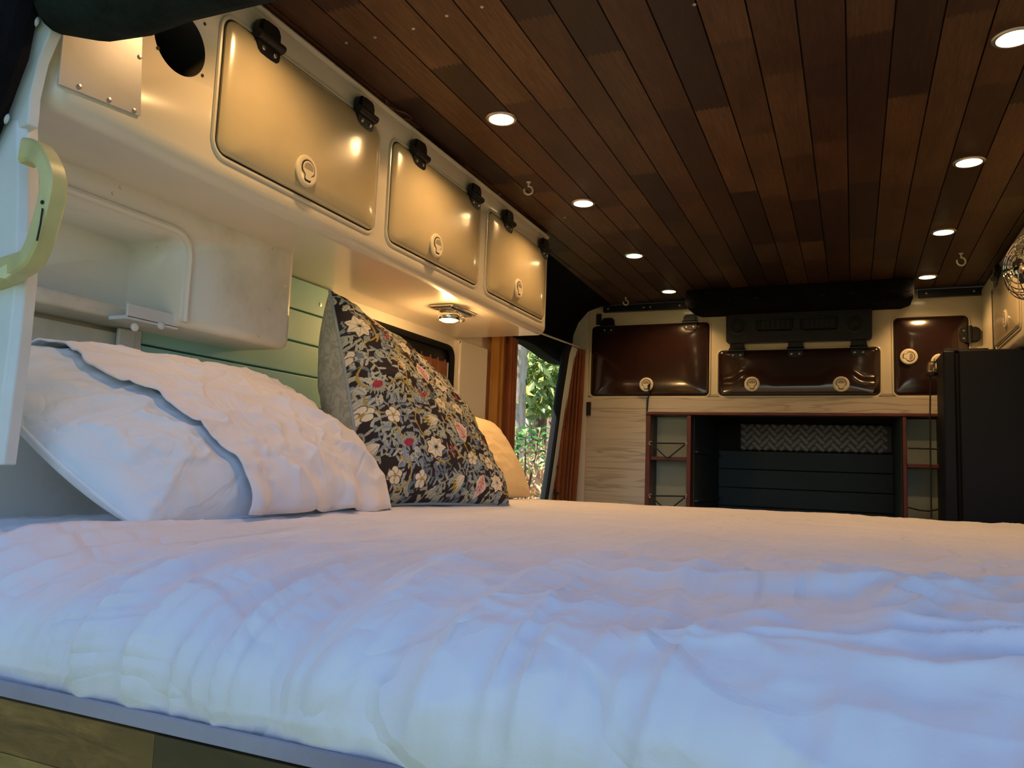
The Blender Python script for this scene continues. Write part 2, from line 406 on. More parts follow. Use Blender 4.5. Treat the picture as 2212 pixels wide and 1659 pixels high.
# cab wall (bulkhead): white moulded upper part with pine cladding below
zc = ony(1500, 857, YB)[2]; zs = ony(1500, 891, YB)[2]
xbl = -.985; xwl = ony(1396, 980, YB)[0]; xfr = ony(2037, 880, YB)[0] + .02
bw = MB().box(xbl, WXR, YB, YB + .04, zc, HC).build('wall_front', M_cream, kind='structure', bevel=.012, seg=3)
lp = MB().box(xbl + .004, xwl - .001, YB - .006, YB + .03, ZB, zc - .002).build('panel', M_ply, bw, bevel=.002)
sp = MB().box(xwl + .001, xfr + .25, YB - .006, YB + .03, zs, zc - .002).build('panel', M_ply, bw, bevel=.002)
MB().box(xwl, WXR, 3.70, 3.75, ZB, zc + .05).box(WXL, xwl, YB + .3, YB + .34, ZB, HC).build('trim_3', M_dark, kind='structure')
MB().box(xbl + .02, WXR, YB + .04, 3.75, zs + .001, zs + .03).build('trim_4', M_dark, kind='structure')
# dark slots in the wall
for (pa, pb) in (((1288, 707), (1301, 678)),):
    p, q = ony(*pa, YB), ony(*pb, YB)
    MB().prism(rrect(p[0], p[0] + .022, p[2], q[2], .003, 2), -.001, .003, 0, FB(0, YB, 0)).build('slot', M_dark, bw)
p, q = ony(1271, 898, YB), ony(1277, 869, YB)
MB().box(p[0] - .006, q[0] + .002, YB - .012, YB, p[2], q[2]).build('slot', M_dark, bw)
# jamb of the sliding door, step by step outwards
sealp = [(1231, 745), (1225, 765), (1218, 810), (1210, 860), (1202, 920), (1193, 985), (1185, 1040), (1179, 1078), (1172, 1130)]
sp3 = [ony(x, y, 2.80) for x, y in sealp]; sp3.append(sp3[-1] + Vector((-.01, 0, -.25))); sp3.append(sp3[-1] + Vector((.02, 0, -.8)))
jb = MB(); vs = []; fs = []
for i, p in enumerate(sp3):
    vs += [(p.x - .002, 2.80, p.z), (p.x - .004, 2.99, p.z), (p.x - .03, 2.99, p.z), (p.x - .012, 2.80, p.z)]
for i in range(len(sp3) - 1):
    for k in range(4): a = i * 4 + k; b = i * 4 + (k + 1) % 4; fs.append((a, b, b + 4, a + 4))
jb.add(vs, fs); jb.build('trim_1', solid('white_body_paint', srgb(206, 220, 224), .25, coat=.5), kind='structure')
tr1 = bpy.data.objects['trim_1']
MB().box(WXL - .02, xbl + .004, 2.99, 3.03, ZB, HC).build('wall_front_corner', M_white, kind='structure')
for px, py in ((1218, 923), (1203, 1008), (1198, 1057)):
    p = onx(px, py, sp3[5].x - .008)
    p = ony(px, py, 2.87)
    h = MB().lathe([(.0042, 0), (.0042, .003)], 12, 0, FL(p[1], p[0] + .001, p[2])).build('hole', M_dark, tr1)
p = ony(1200, 1065, 2.86)
MB().box(p[0], p[0] + .006, 2.84, 2.90, p[2] - .006, p[2] + .004).build('slot', M_dark, tr1)
seal = MB().tube([Vector((p.x - .004, 2.792, p.z)) for p in sp3], .016, 10).build('door_seal', M_rubber)
tag(seal, 'black rubber seal strip curving down the front edge of the open side doorway', 'seal')

# black felt corner and header above the side doorway
prof = [(-.84, .668), (-.90, .664), (-.955, .645), (-.995, .60), (-1.015, .55), (-1.02, .50), (-1.022, .455), (-1.035, .435), (-1.09, .436), (-1.12, .46), (-1.12, .668)]
hd = MB(); k = len(prof); vs = []; fs = []; Y_ = [2.03, 2.1, 2.2, 2.3, 2.4, 2.5, 2.6, 2.7, 2.8, 2.9, 2.99]
for y in Y_:
    for i, (x, z) in enumerate(prof):
        droop = (-.012 * math.sin((y - 2.03) * 9) if 6 <= i <= 8 else 0); vs.append((x - .03 * (y - 2.0), y, z + droop))
for j in range(len(Y_) - 1):
    for i in range(k): a = j * k + i; b = j * k + (i + 1) % k; fs.append((a, b, b + k, a + k))
fs.append(tuple(range(k))); fs.append(tuple(range((len(Y_) - 1) * k, len(Y_) * k)))
hd.add(vs, fs).build('trim_2', M_felt, kind='structure', angle=50)
rod = MB(); a_, b_ = onx(1160, 716, -1.0), onx(1243, 749, -1.0)
rod.tube([(-1.0, 2.06, a_[2] - .004), (-1.0, 2.5, (a_[2] + b_[2]) / 2 - .006), (-1.0, 2.93, b_[2] + .004)], .0035, 8)
tag(rod.build('curtain_rod', M_rod), 'thin white curtain rod running below the black felt header over the side doorway', 'rod')

# rear end of the van: posts, black header
MB().box(WXL - .06, WXL - .01, .30, .469, ZB, .72).box(WXR + .01, WXR + .06, .30, .469, ZB, .72).build('wall_rear_corner', M_white, kind='structure')
MB().box(WXL - .05, WXR + .05, .38, .47, .62, .72).build('ceiling_edge', M_dark, kind='structure')
pl = MB()
pr = [((60, 262), .0), ((62, 420), 0), ((58, 600), 0), ((44, 740), 0), ((30, 850), 0), ((20, 930), 0), ((10, 1005), 0)]
vs = []; fs = []
for (q, _) in pr:
    p = ony(q[0], q[1], .52); vs += [(p[0], .52, p[2]), (p[0] - .006, .512, p[2]), (p[0] - .07, .50, p[2]), (p[0] - .07, .54, p[2]), (p[0] - .004, .535, p[2])]
nq = len(pr)
for i in range(nq - 1):
    for k in range(5): a = i * 5 + k; b = i * 5 + (k + 1) % 5; fs.append((a, b, b + 5, a + 5))
fs += [tuple(range(5)), tuple(range((nq - 1) * 5, nq * 5))]
pl.add(vs, fs)
post = pl.build('trim_5', M_flange, kind='structure', bevel=.002)
# upper curved flange
vs = []; fs = []
fl = [((-60, 320), (60, 268)), ((-30, 250), (64, 235)), ((2, 215), (66, 205)), ((20, 150), (84, 128)), ((40, 90), (104, 80)), ((52, 50), (122, 40)), ((66, 0), (160, 8)), ((80, -50), (200, -50))]
for a, b in fl:
    p = ony(*a, .505); q = ony(*b, .515); vs += [p, q, q + Vector((0, .012, 0)), p + Vector((0, .012, 0))]
for i in range(len(fl) - 1):
    for k in range(4): a = i * 4 + k; b = i * 4 + (k + 1) % 4; fs.append((a, b, b + 4, a + 4))
fs += [(0, 1, 2, 3), tuple(range(len(vs) - 4, len(vs)))]
uf = MB().add(vs, fs).build('trim_6', M_flange, kind='structure', bevel=.0015)
for (px, py) in ((76, 47), (12, 256)):
    p = ony(px, py, .505); MB().lathe([(.0065, 0), (.0065, .002), (.005, .004), (.002, .0048)], 16, 0, FB(p[0], p[1], p[2])).build('rivet', M_flange, uf)
p = ony(35, 181, .506); MB().lathe([(.0045, 0), (.0045, .002), (.003, .002)], 14, 0, FB(p[0], p[1], p[2])).build('screw', M_steel, uf)
# rear door seal, black, left of the flange
rs = [ony(x, y, .49) for x, y in ((-70, 330), (-38, 250), (-12, 180), (14, 110), (28, 40), (46, -20), (70, -80))]
sl = MB().tube(rs, .021, 10).build('rear_door_seal', M_felt); tag(sl, 'dark fabric-covered seal at the far upper left beside the rivetted white flange', 'seal')
ry = [ony(x, y, .55) for x, y in ((-60, 200), (-45, 120), (-30, 60), (-20, 0), (-5, -60))]
MB().tube(ry, .03, 10).build('trim_7', solid('yellowed_foam', srgb(206, 196, 110), .8), kind='structure')
# black rolled header across the rear opening
hp = [ony(215, 80, .52)]; zb_ = ony(300, 62, .52)[2]
pts = []; rad = []
for i in range(26):
    t = i / 25; x = -.765 + t * 1.36; pts.append((x, .515, zb_ + .045 - .004 * math.sin(t * 30) - (.0 if t > .04 else -.0)))
    rad.append(.046 * min(1, (.35 + t * 9) ** .5) + .0015 * math.sin(t * 47))
rh = MB().tube(pts, rad, 18).build('rolled_curtain', M_feltg)
tag(rh, 'dark green-black fabric roll hanging across the top of the rear opening, upper left', 'roll')
MB().box(WXL - .05, WXR + .05, .49, .53, zb_ + .07, .74).build('trim_8', M_felt, kind='structure')

# ================================================================== latches, hinges, doors
def latch_mesh():
    m = MB(); R = .0275
    m.lathe([(R, 0), (R, .003), (R - .002, .0048), (R - .006, .0056), (R - .0075, .005), (.001, .005)], 36, 0)
    def key(s, up=0):
        p = []
        for i in range(15):
            t = math.radians(-22 + 224 * i / 14); p.append((math.cos(t) * .64 * R * s, math.sin(t) * .6 * R * s + .1 * R))
        p += [(-.30 * R * s, -.30 * R), (-.30 * R * s, -.62 * R * s), (-.22 * R * s, -.70 * R * s), (.22 * R * s, -.70 * R * s), (.30 * R * s, -.62 * R * s), (.30 * R * s, -.30 * R)]
        return p[:]
    m.prism(key(1.0), .004, .0056, 1); m.prism(key(.85), .005, .0066, 0)
    hm = [(math.cos(math.radians(-10 + 200 * i / 12)) * .44 * R, math.sin(math.radians(-10 + 200 * i / 12)) * .36 * R + .14 * R) for i in range(13)]
    m.prism(hm, .006, .0070, 2)
    return m.mesh('latch', [M_latch, M_dark, M_latchgrey])
def hinge_mesh():
    m = MB(); w = .026
    top = [(-w, -.002), (-w, .020), (-w * .82, .029), (-w * .55, .033), (w * .55, .033), (w * .82, .029), (w, .020), (w, -.002)]
    low = [(-w, .004), (w, .004), (w, -.014), (w * .93, -.022), (w * .7, -.027), (w * .2, -.0285), (-w * .2, -.0285), (-w * .7, -.027), (-w * .93, -.022), (-w, -.014)]
    m.prism(top, 0, .009); m.prism([(a * .8, b * .86 + .002) for a, b in top], .009, .013)
    m.prism(low, 0, .010)
    m.tube([(-w * 1.12, .001, .010), (w * 1.12, .001, .010)], .0082, 12)
    for sx in (-1, 1):
        m.lathe([(.0042, .009), (.0042, .0112), (.0028, .0122)], 12, 1, Matrix.Translation((sx * .0135, -.0165, 0)))
    return m.mesh('hinge', [M_blackp, M_screw])
ME_LATCH = latch_mesh(); ME_HINGE = hinge_mesh()
def locker_door(parent, Fm, a0, a1, b0, b1, rad, mat, rim_mat, bulge=.010, hf=None, rim=True):
    """raised door with a dark shadow gap and a moulded rim, in frame Fm"""
    if rim:
        out = rrect(a0 - .006, a1 + .006, b0 - .006, b1 + .006, rad + .006, 6)
        rm = MB().tube([(a, b, .0005) for a, b in out], .0035, 8, 0, Fm, closed=True).build('rim', rim_mat, parent)
        MB().prism(rrect(a0 - .0035, a1 + .0035, b0 - .0035, b1 + .0035, rad + .003), 0, .0015, 0, Fm).build('shadow_gap', M_dark, parent)
    d = MB(); ca, cb = (a0 + a1) / 2, (b0 + b1) / 2
    out = dense(rrect(a0, a1, b0, b1, rad, 6), .005 if hf else .012); k = len(out)
    rings = [(1, .0008), (1, .0045), (.985, .0068)] + [(s, None) for s in ((.96, .93, .9, .86, .8, .73, .65, .56, .47, .38, .29, .2, .1) if not hf else [.96 - .022 * q for q in range(43)])]
    vs = []; fs = []
    for s, h in rings:
        for a, b in out:
            pa, pb = ca + (a - ca) * s, cb + (b - cb) * s
            hh = h
            if h is None:
                e = 1 - s; hh = .0068 + bulge * (1 - (1 - min(1, e / .55)) ** 2.6)
                if hf: hh += hf(pa, pb)
            vs.append((pa, pb, hh))
    vs.append((ca, cb, .0068 + bulge + (hf(ca, cb) if hf else 0)))
    for i in range(len(rings) - 1):
        for q in range(k): fs.append((i * k + q, i * k + (q + 1) % k, (i + 1) * k + (q + 1) % k, (i + 1) * k + q))
    l = (len(rings) - 1) * k
    for q in range(k): fs.append((l + q, l + (q + 1) % k, len(vs) - 1))
    d.add(vs, fs, 0, Fm); return d.build('door', [mat], parent, angle=50)

# ------------------------------------------------------------------ left overhead cabinet
CE = 2.035; CB_ = .374
cab = thing('overhead_cabinet', 'long glossy white overhead cabinet with three yellowed cream doors along the left wall', 'cabinet', (FXL - .14, 1.25, CB_))
body = MB().box(WXL - .04, FXL, .536, CE, CB_, HC + .0005).build('body', [M_white, M_dark], cab)
bv = body.modifiers.new('b', 'BEVEL'); bv.width = .022; bv.segments = 5; bv.limit_method = 'ANGLE'; bake(body)
hc_ = onx(390, 92, FXL); hr = .5 * (onx(449, 90, FXL)[1] - onx(333, 90, FXL)[1])
cut(body, MB().lathe([(hr, -.12), (hr, .03)], 48, 0, FL(hc_[1], FXL, hc_[2])))
MB().lathe([(hr + .001, -.122), (hr + .001, -.002), (hr + .0035, -.002), (hr + .0035, -.124)], 40, 0, FL(hc_[1], FXL, hc_[2])).build('hole_liner', M_dark, cab)
hz = []
for i in range(60):
    t = i / 59; hz.append((FXL - .06 - .02 * t, hc_[1] - .030 + .045 * t, hc_[2] - .06 + .12 * t))
MB().tube(hz, [.0135 if i % 2 else .0115 for i in range(60)], 12).build('hose', M_hose, cab)
for px, py in ((442, 52), (341, 104), (437, 163)):
    p = onx(px, py, FXL); MB().lathe([(.0022, -.001), (.0022, .001)], 10, 0, FL(p[1], FXL, p[2])).build('screw_hole', M_dark, cab)
# moulded channel along the top
for dz in (.636,): MB().tube([(FXL + .001, .66, HC - .012), (FXL + .001, CE - .02, HC - .012)], .005, 8).build('bead', M_white, cab)
doors_l = [((480, 50), (815, 265), (803, 502), (468, 330)), ((845, 308), (1037, 430), (1027, 613), (837, 525)), ((1053, 455), (1177, 540), (1170, 690), (1048, 640))]
hl = [((564, 86), (775, 238)), ((893, 323), (1015, 412)), ((1087, 466), (1166, 523))]
ll = [(661, 370), (942, 531), (1119, 623)]
for i, cs in enumerate(doors_l):
    P = [onx(*c, FXL) for c in cs]; y0 = (P[0][1] + P[3][1]) / 2; y1 = (P[1][1] + P[2][1]) / 2
    z1 = .605; z0 = .413
    dr = locker_door(cab, FL(0, FXL, 0), y0, y1, z0, z1, .018, M_door, M_white, .012)
    for h in hl[i]:
        p = onx(*h, FXL); put(ME_HINGE, 'hinge', FL(p[1], FXL + .006, z1 - .002) @ Matrix.Diagonal((.9, .9, 1.1, 1)), dr)
    p = onx(*ll[i], FXL + .018); put(ME_LATCH, 'latch', FL(p[1], FXL + .0175, p[2]) @ Matrix.Scale(.9, 4), dr)
# bare metal cover plate on the rear end of the cabinet, riveted
g = [onx(*q, FXL) for q in ((100, 20), (305, 20), (300, 252), (75, 158))]
for q_ in g: q_[1] = max(q_[1], .539)
pm = MB().prism([(p[1], p[2]) for p in g], .0005, .003, 0, FL(0, FXL, 0)).build('cover_plate', M_gal, cab)
for px, py in ((167, 188), (232, 217), (286, 240), (298, 124)):
    p = onx(px, py, FXL); MB().lathe([(.0028, .003), (.0028, .004), (.0015, .0044)], 12, 0, FL(p[1], FXL, p[2])).build('rivet', M_steel, pm)

# ------------------------------------------------------------------ hanging locker box below the cabinet
BX = -.93
yb1 = onx(635, 650, BX)[1]; zb0 = onx(628, 762, BX)[2] + .004
lb = MB().box(WXL - .03, BX, .536, yb1, zb0, CB_ + .02).build('hanging_box', [M_scuff])
tag(lb, 'white moulded storage box with an open rounded bay, hanging below the overhead cabinet', 'box')
bv = lb.modifiers.new('b', 'BEVEL'); bv.width = .016; bv.segments = 4; bv.limit_method = 'ANGLE'; bake(lb)
yo = onx(394, 600, BX)[1]; zo = onx(372, 512, BX)[2]
cut(lb, MB().prism(rrect(.2, yo, -.1, zo + .004, .018, 6), -.115, .05, 0, FL(0, BX, 0)))
lip = []
for a, b in [(.47, zo + .012), (yo - .022, zo + .012), (yo - .006, zo + .008), (yo + .006, zo - .004), (yo + .010, zo - .022), (yo + .010, zb0 + .006)]: lip.append((BX + .001, a, b))
MB().tube(lip, .006, 8).build('lip', M_white, lb)
zl = onx(150, 632, BX - .05)[2]
MB().box(WXL, BX - .05, .45, yo + .005, zl - .022, zl).build('ledge', M_scuff, lb, bevel=.006, seg=3)
fp = [onx(*q, BX - .02) for q in ((265, 690), (385, 683), (383, 712), (272, 722))]
MB().box(BX - .05, BX - .012, fp[0][1], yo + .012, fp[2][2] - .002, fp[2][2] + .004).box(BX - .016, BX - .012, fp[0][1], yo + .012, fp[2][2], fp[1][2]).build('bracket', M_flange, lb, bevel=.0015)
for px, py in ((290, 707), (347, 703)):
    p = onx(px, py, BX - .012); MB().lathe([(.0062, 0), (.0060, .0022), (.004, .0042), (.001, .0048)], 14, 0, FL(p[1], BX - .012, p[2])).build('rivet', M_flange, lb)

# ------------------------------------------------------------------ lower left wall sheet and mint cladding
XM = -1.045
cl = thing('mint_cladding', 'mint green painted tongue and groove cladding behind the white pillow', 'cladding', (XM, 1.15, -.2))
ym0 = onx(302, 780, XM)[1]; ym1 = onx(716, 700, XM)[1]
pw = .066; z = .372
kk = 0
while z > -.26:
    MB().box(XM - .02, XM, ym0, ym1, z - pw + .0025, z).build('plank', M_mint, cl, bevel=.0025, seg=2); z -= pw; kk += 1
for px, py in ((312, 788), (692, 658)):
    p = onx(px, py, XM); MB().lathe([(.0042, 0), (.0042, .0012), (.0025, .0016)], 12, 0, FL(p[1], XM, p[2])).build('screw', M_steel, cl)
ws = MB().box(XM - .025, XM - .004, .53, ym0 - .028, ZB, zl - .03).build('panel_board', M_scuff)
tag(ws, 'plain white wall board behind the left end of the white pillow', 'board')
p = onx(270, 780, XM)
wt = MB().box(XM - .02, XM + .006, ym0 - .026, ym0 - .004, ZB, zb0 + .0).build('edge_post', M_flange, bevel=.003)
tag(wt, 'narrow white upright strip between the white wall board and mint cladding', 'strip')
p = [onx(*q, XM + .006) for q in ((252, 708), (282, 768))]
tg = MB().box(XM + .006, XM + .013, p[0][1], p[1][1], p[1][2], p[0][2]).build('cover_cap', M_flange, bevel=.002)
tag(tg, 'small pale rectangular cap at the top of the narrow white upright strip', 'cap')

# ------------------------------------------------------------------ side window and its curtain
wn = MB().prism([(1.48, -.02), (2.005, -.02), (2.005, .345), (1.48, .345)], 0, .004, 0, FL(0, WXL - .05, 0)).build('window_1', M_glass, kind='structure')
fr = MB()
for i, (a, b) in enumerate(((0, 0),)): fr.tube([(WXL - .002, y, z) for y, z in rrect(1.485, 2.0, -.015, .34, .03, 6)], .009, 8, 0, None, True)
fr.build('window_frame', M_rubber, wn)
bl = MB().box(WXL - .03, WXL - .012, 1.49, 2.0, .30, .342).build('blind_rail', M_blackp, wn)
for px, py in ((848, 720), (905, 733)):
    p = onx(px, py, WXL - .01); MB().lathe([(.004, 0), (.003, .003)], 10, 0, FL(p[1], WXL - .012, p[2])).build('snap', M_screw, wn)
def curtain(name, path, ztop, zbot, mat, amp, waves, label, cat='curtain', thick=.0018, taper=None, seed=1, lean=0):
    n = 180; m = 50; P = np.zeros((m, n, 3)); path = [Vector(p) for p in path]
    for j in range(m):
        v = j / (m - 1); 
        for i in range(n):
            u = i / (n - 1); w = u
            if taper: w = .5 + (u - .5) * taper(v)
            s = w * (len(path) - 1); k = min(int(max(s, 0)), len(path) - 2); q = path[k].lerp(path[k + 1], s - k)
            tdir = (path[-1] - path[0]).normalized(); nn = Vector((-tdir.y, tdir.x, 0))
            ph = 2 * PI * waves * u + .6 * math.sin(seed + 7 * u) + .5 * v * math.sin(5 * u + seed)
            off = amp * (.65 + .35 * v) * (math.sin(ph) + .3 * math.sin(2.3 * ph + seed))
            zz = (ztop[0] * (1 - u) + ztop[1] * u) if hasattr(ztop, '__len__') else ztop
            zq = zz + (zbot - zz) * v
            P[j, i] = (q.x + nn.x * off + lean * max(0, 1 - v / .38), q.y + nn.y * off, zq)
    o = npgrid(name, P, [mat], org=Vector(P.reshape(-1, 3).min(0)))
    so_ = o.modifiers.new('s', 'SOLIDIFY'); so_.thickness = thick
    return tag(o, label, cat)
curtain('window_curtain', [(WXL - .016, 1.50, 0), (WXL - .016, 1.995, 0)], (.318, .305), -.06, M_rust, .004, 11,
        'rust coloured curtain drawn across the side window behind the floral cushion', seed=2)
curtain('doorway_curtain', [(-1.035, 2.20, 0), (-1.045, 2.315, 0)], .43, -.9, M_mustard, .010, 2.5,
        'sheer mustard curtain edge beside the white post, rear side of the doorway', seed=1)
curtain('doorway_curtain', [(-1.03, 2.305, 0), (-1.045, 2.41, 0)], .43, -.9, M_rust, .012, 4.5,
        'dark rust curtain gathered at the rear side of the doorway, left of the trees', seed=4)
curtain('doorway_curtain', [(-1.062, 2.875, 0), (-1.0, 2.945, 0)], (.485, .478), -1.0, M_rust, .012, 5.5,
        'long rust curtain gathered at the front side of the doorway beside the pine panel', seed=3, lean=.03, taper=lambda v: .92 + .2 * math.sin(v * 5))
# white post between window and doorway
pp = MB().box(WXL - .02, WXL + .022, 2.008, 2.195, ZB, CB_ - .004).build('white_post', M_white, bevel=.006, seg=3)
tag(pp, 'broad white wall post between the side window and the doorway curtain', 'post')
p = onx(993, 738, WXL + .022); MB().lathe([(.004, 0), (.003, .002)], 10, 0, FL(p[1], WXL + .022, p[2])).build('screw', M_steel, pp)

# ================================================================== cab wall fittings
def wave(a, b, A):
    # raised wave moulding of the middle locker door
    l0, l1, lw, hh = A
    t = abs(a - l0); t2 = abs(a - l1); g_ = max(math.exp(-(t / .055) ** 4), math.exp(-(t2 / .055) ** 4))
    edge = lw + hh * g_; return .007 / (1 + math.exp(-(edge - b) / .007))
lockers = [((1281, 707), (1530, 855), (((1315, 700), 1), ((1492, 704), 1)), ((1397, 831),), 'up', 'glossy dark brown locker door left of the vent console, nearest the curtain'),
           ((1554, 760), (1900, 855), (((1593, 760), 1), ((1719, 757), 1), ((1855, 753), 1)), ((1625, 830), (1817, 830)), 'up', 'wide glossy brown locker door with two round latches, below the vent console'),
           ((1931, 689), (2094, 856), (((2096, 724), 0),), ((1963, 771), (2030, 782)), 'side', 'glossy reddish brown locker door partly hidden behind the black fridge')]
for (pa, pb, hs, ls, kind_, lab) in lockers:
    a = ony(*pa, YB); b = ony(*pb, YB); a0, a1, b0, b1 = a[0], b[0], zc + .006, a[2]
    lk = thing('locker', lab, 'locker', ((a0 + a1) / 2, YB, b0))
    Fm = FB(0, YB, 0)
    hf = None
    if len(ls) == 2 and kind_ == 'up':
        q = [ony(*l, YB) for l in ls]; hf = lambda aa, bb, q=q: wave(aa, bb, (q[0][0], q[1][0], q[0][2] + .012, .030))
    dr = locker_door(lk, Fm, a0, a1, b0, b1, .014, M_brown, M_cream, .007, hf)
    for (h, up) in hs:
        p = ony(*h, YB)
        Mh = FB(p[0], YB - .006, (b1 if up else p[2]))
        if not up: Mh = FB(a1 + .003, YB - .006, p[2]) @ Matrix.Rotation(-PI / 2, 4, 'Z')
        put(ME_HINGE, 'hinge', Mh, dr)
    for l in ls:
        p = ony(*l, YB - .014); Ml = FB(p[0], YB - .019, p[2])
        if kind_ == 'side': Ml = Ml @ Matrix.Rotation(-PI / 2 - .1, 4, 'Z')
        put(ME_LATCH, 'latch', Ml, dr)
# steel rails bolted under the ceiling edge
for (pa, pb, lab) in (((1303, 672), (1482, 653), 'black bolted rail under the ceiling left of the black padded cover'), ((1984, 627), (2124, 622), 'black bolted rail under the ceiling right of the black padded cover')):
    a = ony(*pa, YB - .02); b = ony(*pb, YB - .02)
    zz = HC - .004; rr_ = thing('rail', lab, 'rail', ((a[0] + b[0]) / 2, YB, zz - .026))
    MB().box(a[0], b[0], YB - .022, YB - .002, zz - .026, zz).build('bar', M_blackp, rr_, bevel=.002)
    for t in ((.06, .5, .58, .93) if a[0] < -.5 else (.12, .86)):
        x = a[0] + (b[0] - a[0]) * t
        MB().lathe([(.0042, 0), (.0042, .003), (.002, .0045)], 8, 0, FB(x, YB - .022, zz - .013)).build('bolt', M_steel, rr_)
# padded black cover at the ceiling with vent console below
a = ony(1477, 640, 2.80); b = ony(1978, 610, 2.80); zb1 = ony(1500, 676, 2.82)[2]
cv = thing('padded_cover', 'black padded air unit cover fixed to the ceiling above the vent console', 'cover', ((a[0] + b[0]) / 2, 2.9, zb1))
bm_ = MB(); zb1 = ony(1500, 668, 2.80)[2]; zbk = ony(1530, 685, 2.99)[2]
prf = [(2.80, HC - .002), (2.80, zb1 + .018), (2.808, zb1 + .006), (2.83, zb1), (2.90, (zb1 + zbk) / 2), (2.995, zbk), (2.995, HC - .002)]
x0, x1 = a[0] + .004, b[0] - .004; n_ = 24; vs = []; fs = []; kq = len(prf)
for i in range(n_ + 1):
    t = i / n_; x = x0 + (x1 - x0) * t; e = min(t, 1 - t) * (x1 - x0); sh = (1 - min(1, e / .03)) ** 2
    for j, (y, z) in enumerate(prf): vs.append((x, y + .012 * sh * (y < 2.9) + .0012 * math.sin(x * 60 + j), z + .012 * sh * (z < HC - .02)))
for i in range(n_):
    for j in range(kq): fs.append((i * kq + j, i * kq + (j + 1) % kq, (i + 1) * kq + (j + 1) % kq, (i + 1) * kq + j))
fs += [tuple(range(kq)), tuple(range(n_ * kq, (n_ + 1) * kq))]
bm_.add(vs, fs).build('cover_shell', M_felt, cv, bevel=.004, angle=60)
MB().tube([(x0, 2.802, zb1 + .03), (x1, 2.802, zb1 + .03)], .0015, 6).build('seam', M_piping if False else M_blackp, cv)
YC = 2.955
a = ony(1568, 690, YC); b = ony(1884, 690, YC); z0 = ony(1572, 741, YC)[2]; z1 = ony(1568, 683, YC)[2] + .006
vc = thing('vent_console', 'black plastic console with two slatted vents and round speakers above the middle locker door', 'console', ((a[0] + b[0]) / 2, YB, z0))
MB().prism(rrect(a[0], b[0], z0, z1 + .02, .012, 4), 0, .04, 0, FB(0, YB - .001, 0)).build('housing', M_blackp, vc, bevel=.003)
for (p0, p1) in (((1635, 690), (1711, 712)), ((1730, 687), (1808, 710))):
    q0, q1 = ony(*p0, YC), ony(*p1, YC)
    vf = MB(); ox = rrect(q0[0], q1[0], q1[2], q0[2], .003, 2)
    vf.tube([(x, z, .003) for x, z in ox], .0035, 6, 0, FB(0, YC + .004, 0), True)
    v_ = vf.build('vent', M_blackp, vc)
    ns = 7
    for i in range(ns):
        xx = q0[0] + (q1[0] - q0[0]) * (i + .5) / ns
        MB().box(xx - .0015, xx + .0015, YC - .004, YC + .003, q1[2] + .003, q0[2] - .003).build('slat', M_blackp, v_)
for (px, py) in ((1594, 706), (1846, 700)):
    p = ony(px, py, YC); m_ = MB().lathe([(.030, 0), (.030, .004), (.026, .0045), (.026, .002), (.005, .002), (.004, .004)], 28, 0, FB(p[0], YC + .004, p[2]))
    for r_ in (.022, .017, .012): m_.tube([(p[0] + r_ * math.cos(2 * PI * k / 24), YC, p[2] + r_ * math.sin(2 * PI * k / 24)) for k in range(24)], .001, 5, 0, None, True)
    m_.build('speaker', M_blackp, vc)

# ------------------------------------------------------------------ shelf unit and alcove in the cab wall
su = thing('shelf_unit', 'dark red hardwood shelf frame below the pine strip with open side compartments', 'shelf', (-.2, 3.05, ZB))
zt = zs; ztb = ony(1500, 897, YB)[2]
X = lambda px, py=980, y=3.0: ony(px, py, y)[0]
zsh = ony(1440, 990, YB)[2]
MB().box(X(1396), X(2040), YB - .012, YB + .05, ztb, zt).build('top_rail', M_red, su, bevel=.002)
for (p0, p1) in ((1396, 1405), (1484, 1493), (1950, 1959), (2030, 2039)):
    MB().box(X(p0), X(p1), YB - .010, YB + .05, ZB, ztb - .001).build('upright', M_red, su, bevel=.002)
for (p0, p1) in ((1405, 1484), (1959, 2030)):
    for zz in (zsh, zsh - .27): MB().box(X(p0) + .001, X(p1) - .001, YB - .004, YB + .11, zz - .008, zz + .006).build('shelf', M_red, su, bevel=.0015)
    bp = MB().box(X(p0) - .012, X(p1) + .012, YB + .112, YB + .125, ZB, ztb).build('back_board', M_pale, su)
    MB().box(X(p0) - .012, X(p0) - .001, YB + .05, YB + .112, ZB, ztb).box(X(p1) + .001, X(p1) + .012, YB + .05, YB + .112, ZB, ztb).build('side_board', M_mint_shade, su)
YA = 3.66
al = thing('alcove_lining', 'shade-darkened mint painted lining of the deep alcove between the shelf compartments', 'alcove', (-.2, 3.4, ZB))
xl, xr = X(1494) + .001, X(1949) - .001
MB().box(xl - .012, xl, YB + .05, YA, ZB, zt).build('side_board', M_mint_shade, al); MB().box(xr, xr + .012, YB + .05, YA, ZB, zt).build('side_board', M_mint_shade, al)
zp1 = ony(1700, 975, YA)[2]; z = zp1
while z > -.42:
    MB().box(xl, xr, YA, YA + .015, z - .083, z - .003).build('plank', M_mint_shade, al, bevel=.002); z -= .083
for (p0, p1, q0, q1) in ((1499, 973, 1555, 980), (1499, 1080, 1555, 1076)):
    u = onx(p0, p1, xl + .001); MB().box(xl, xl + .012, YB + .06, YA - .02, u[2] - .008, u[2]).build('cleat', M_mint_shade, al, bevel=.001)
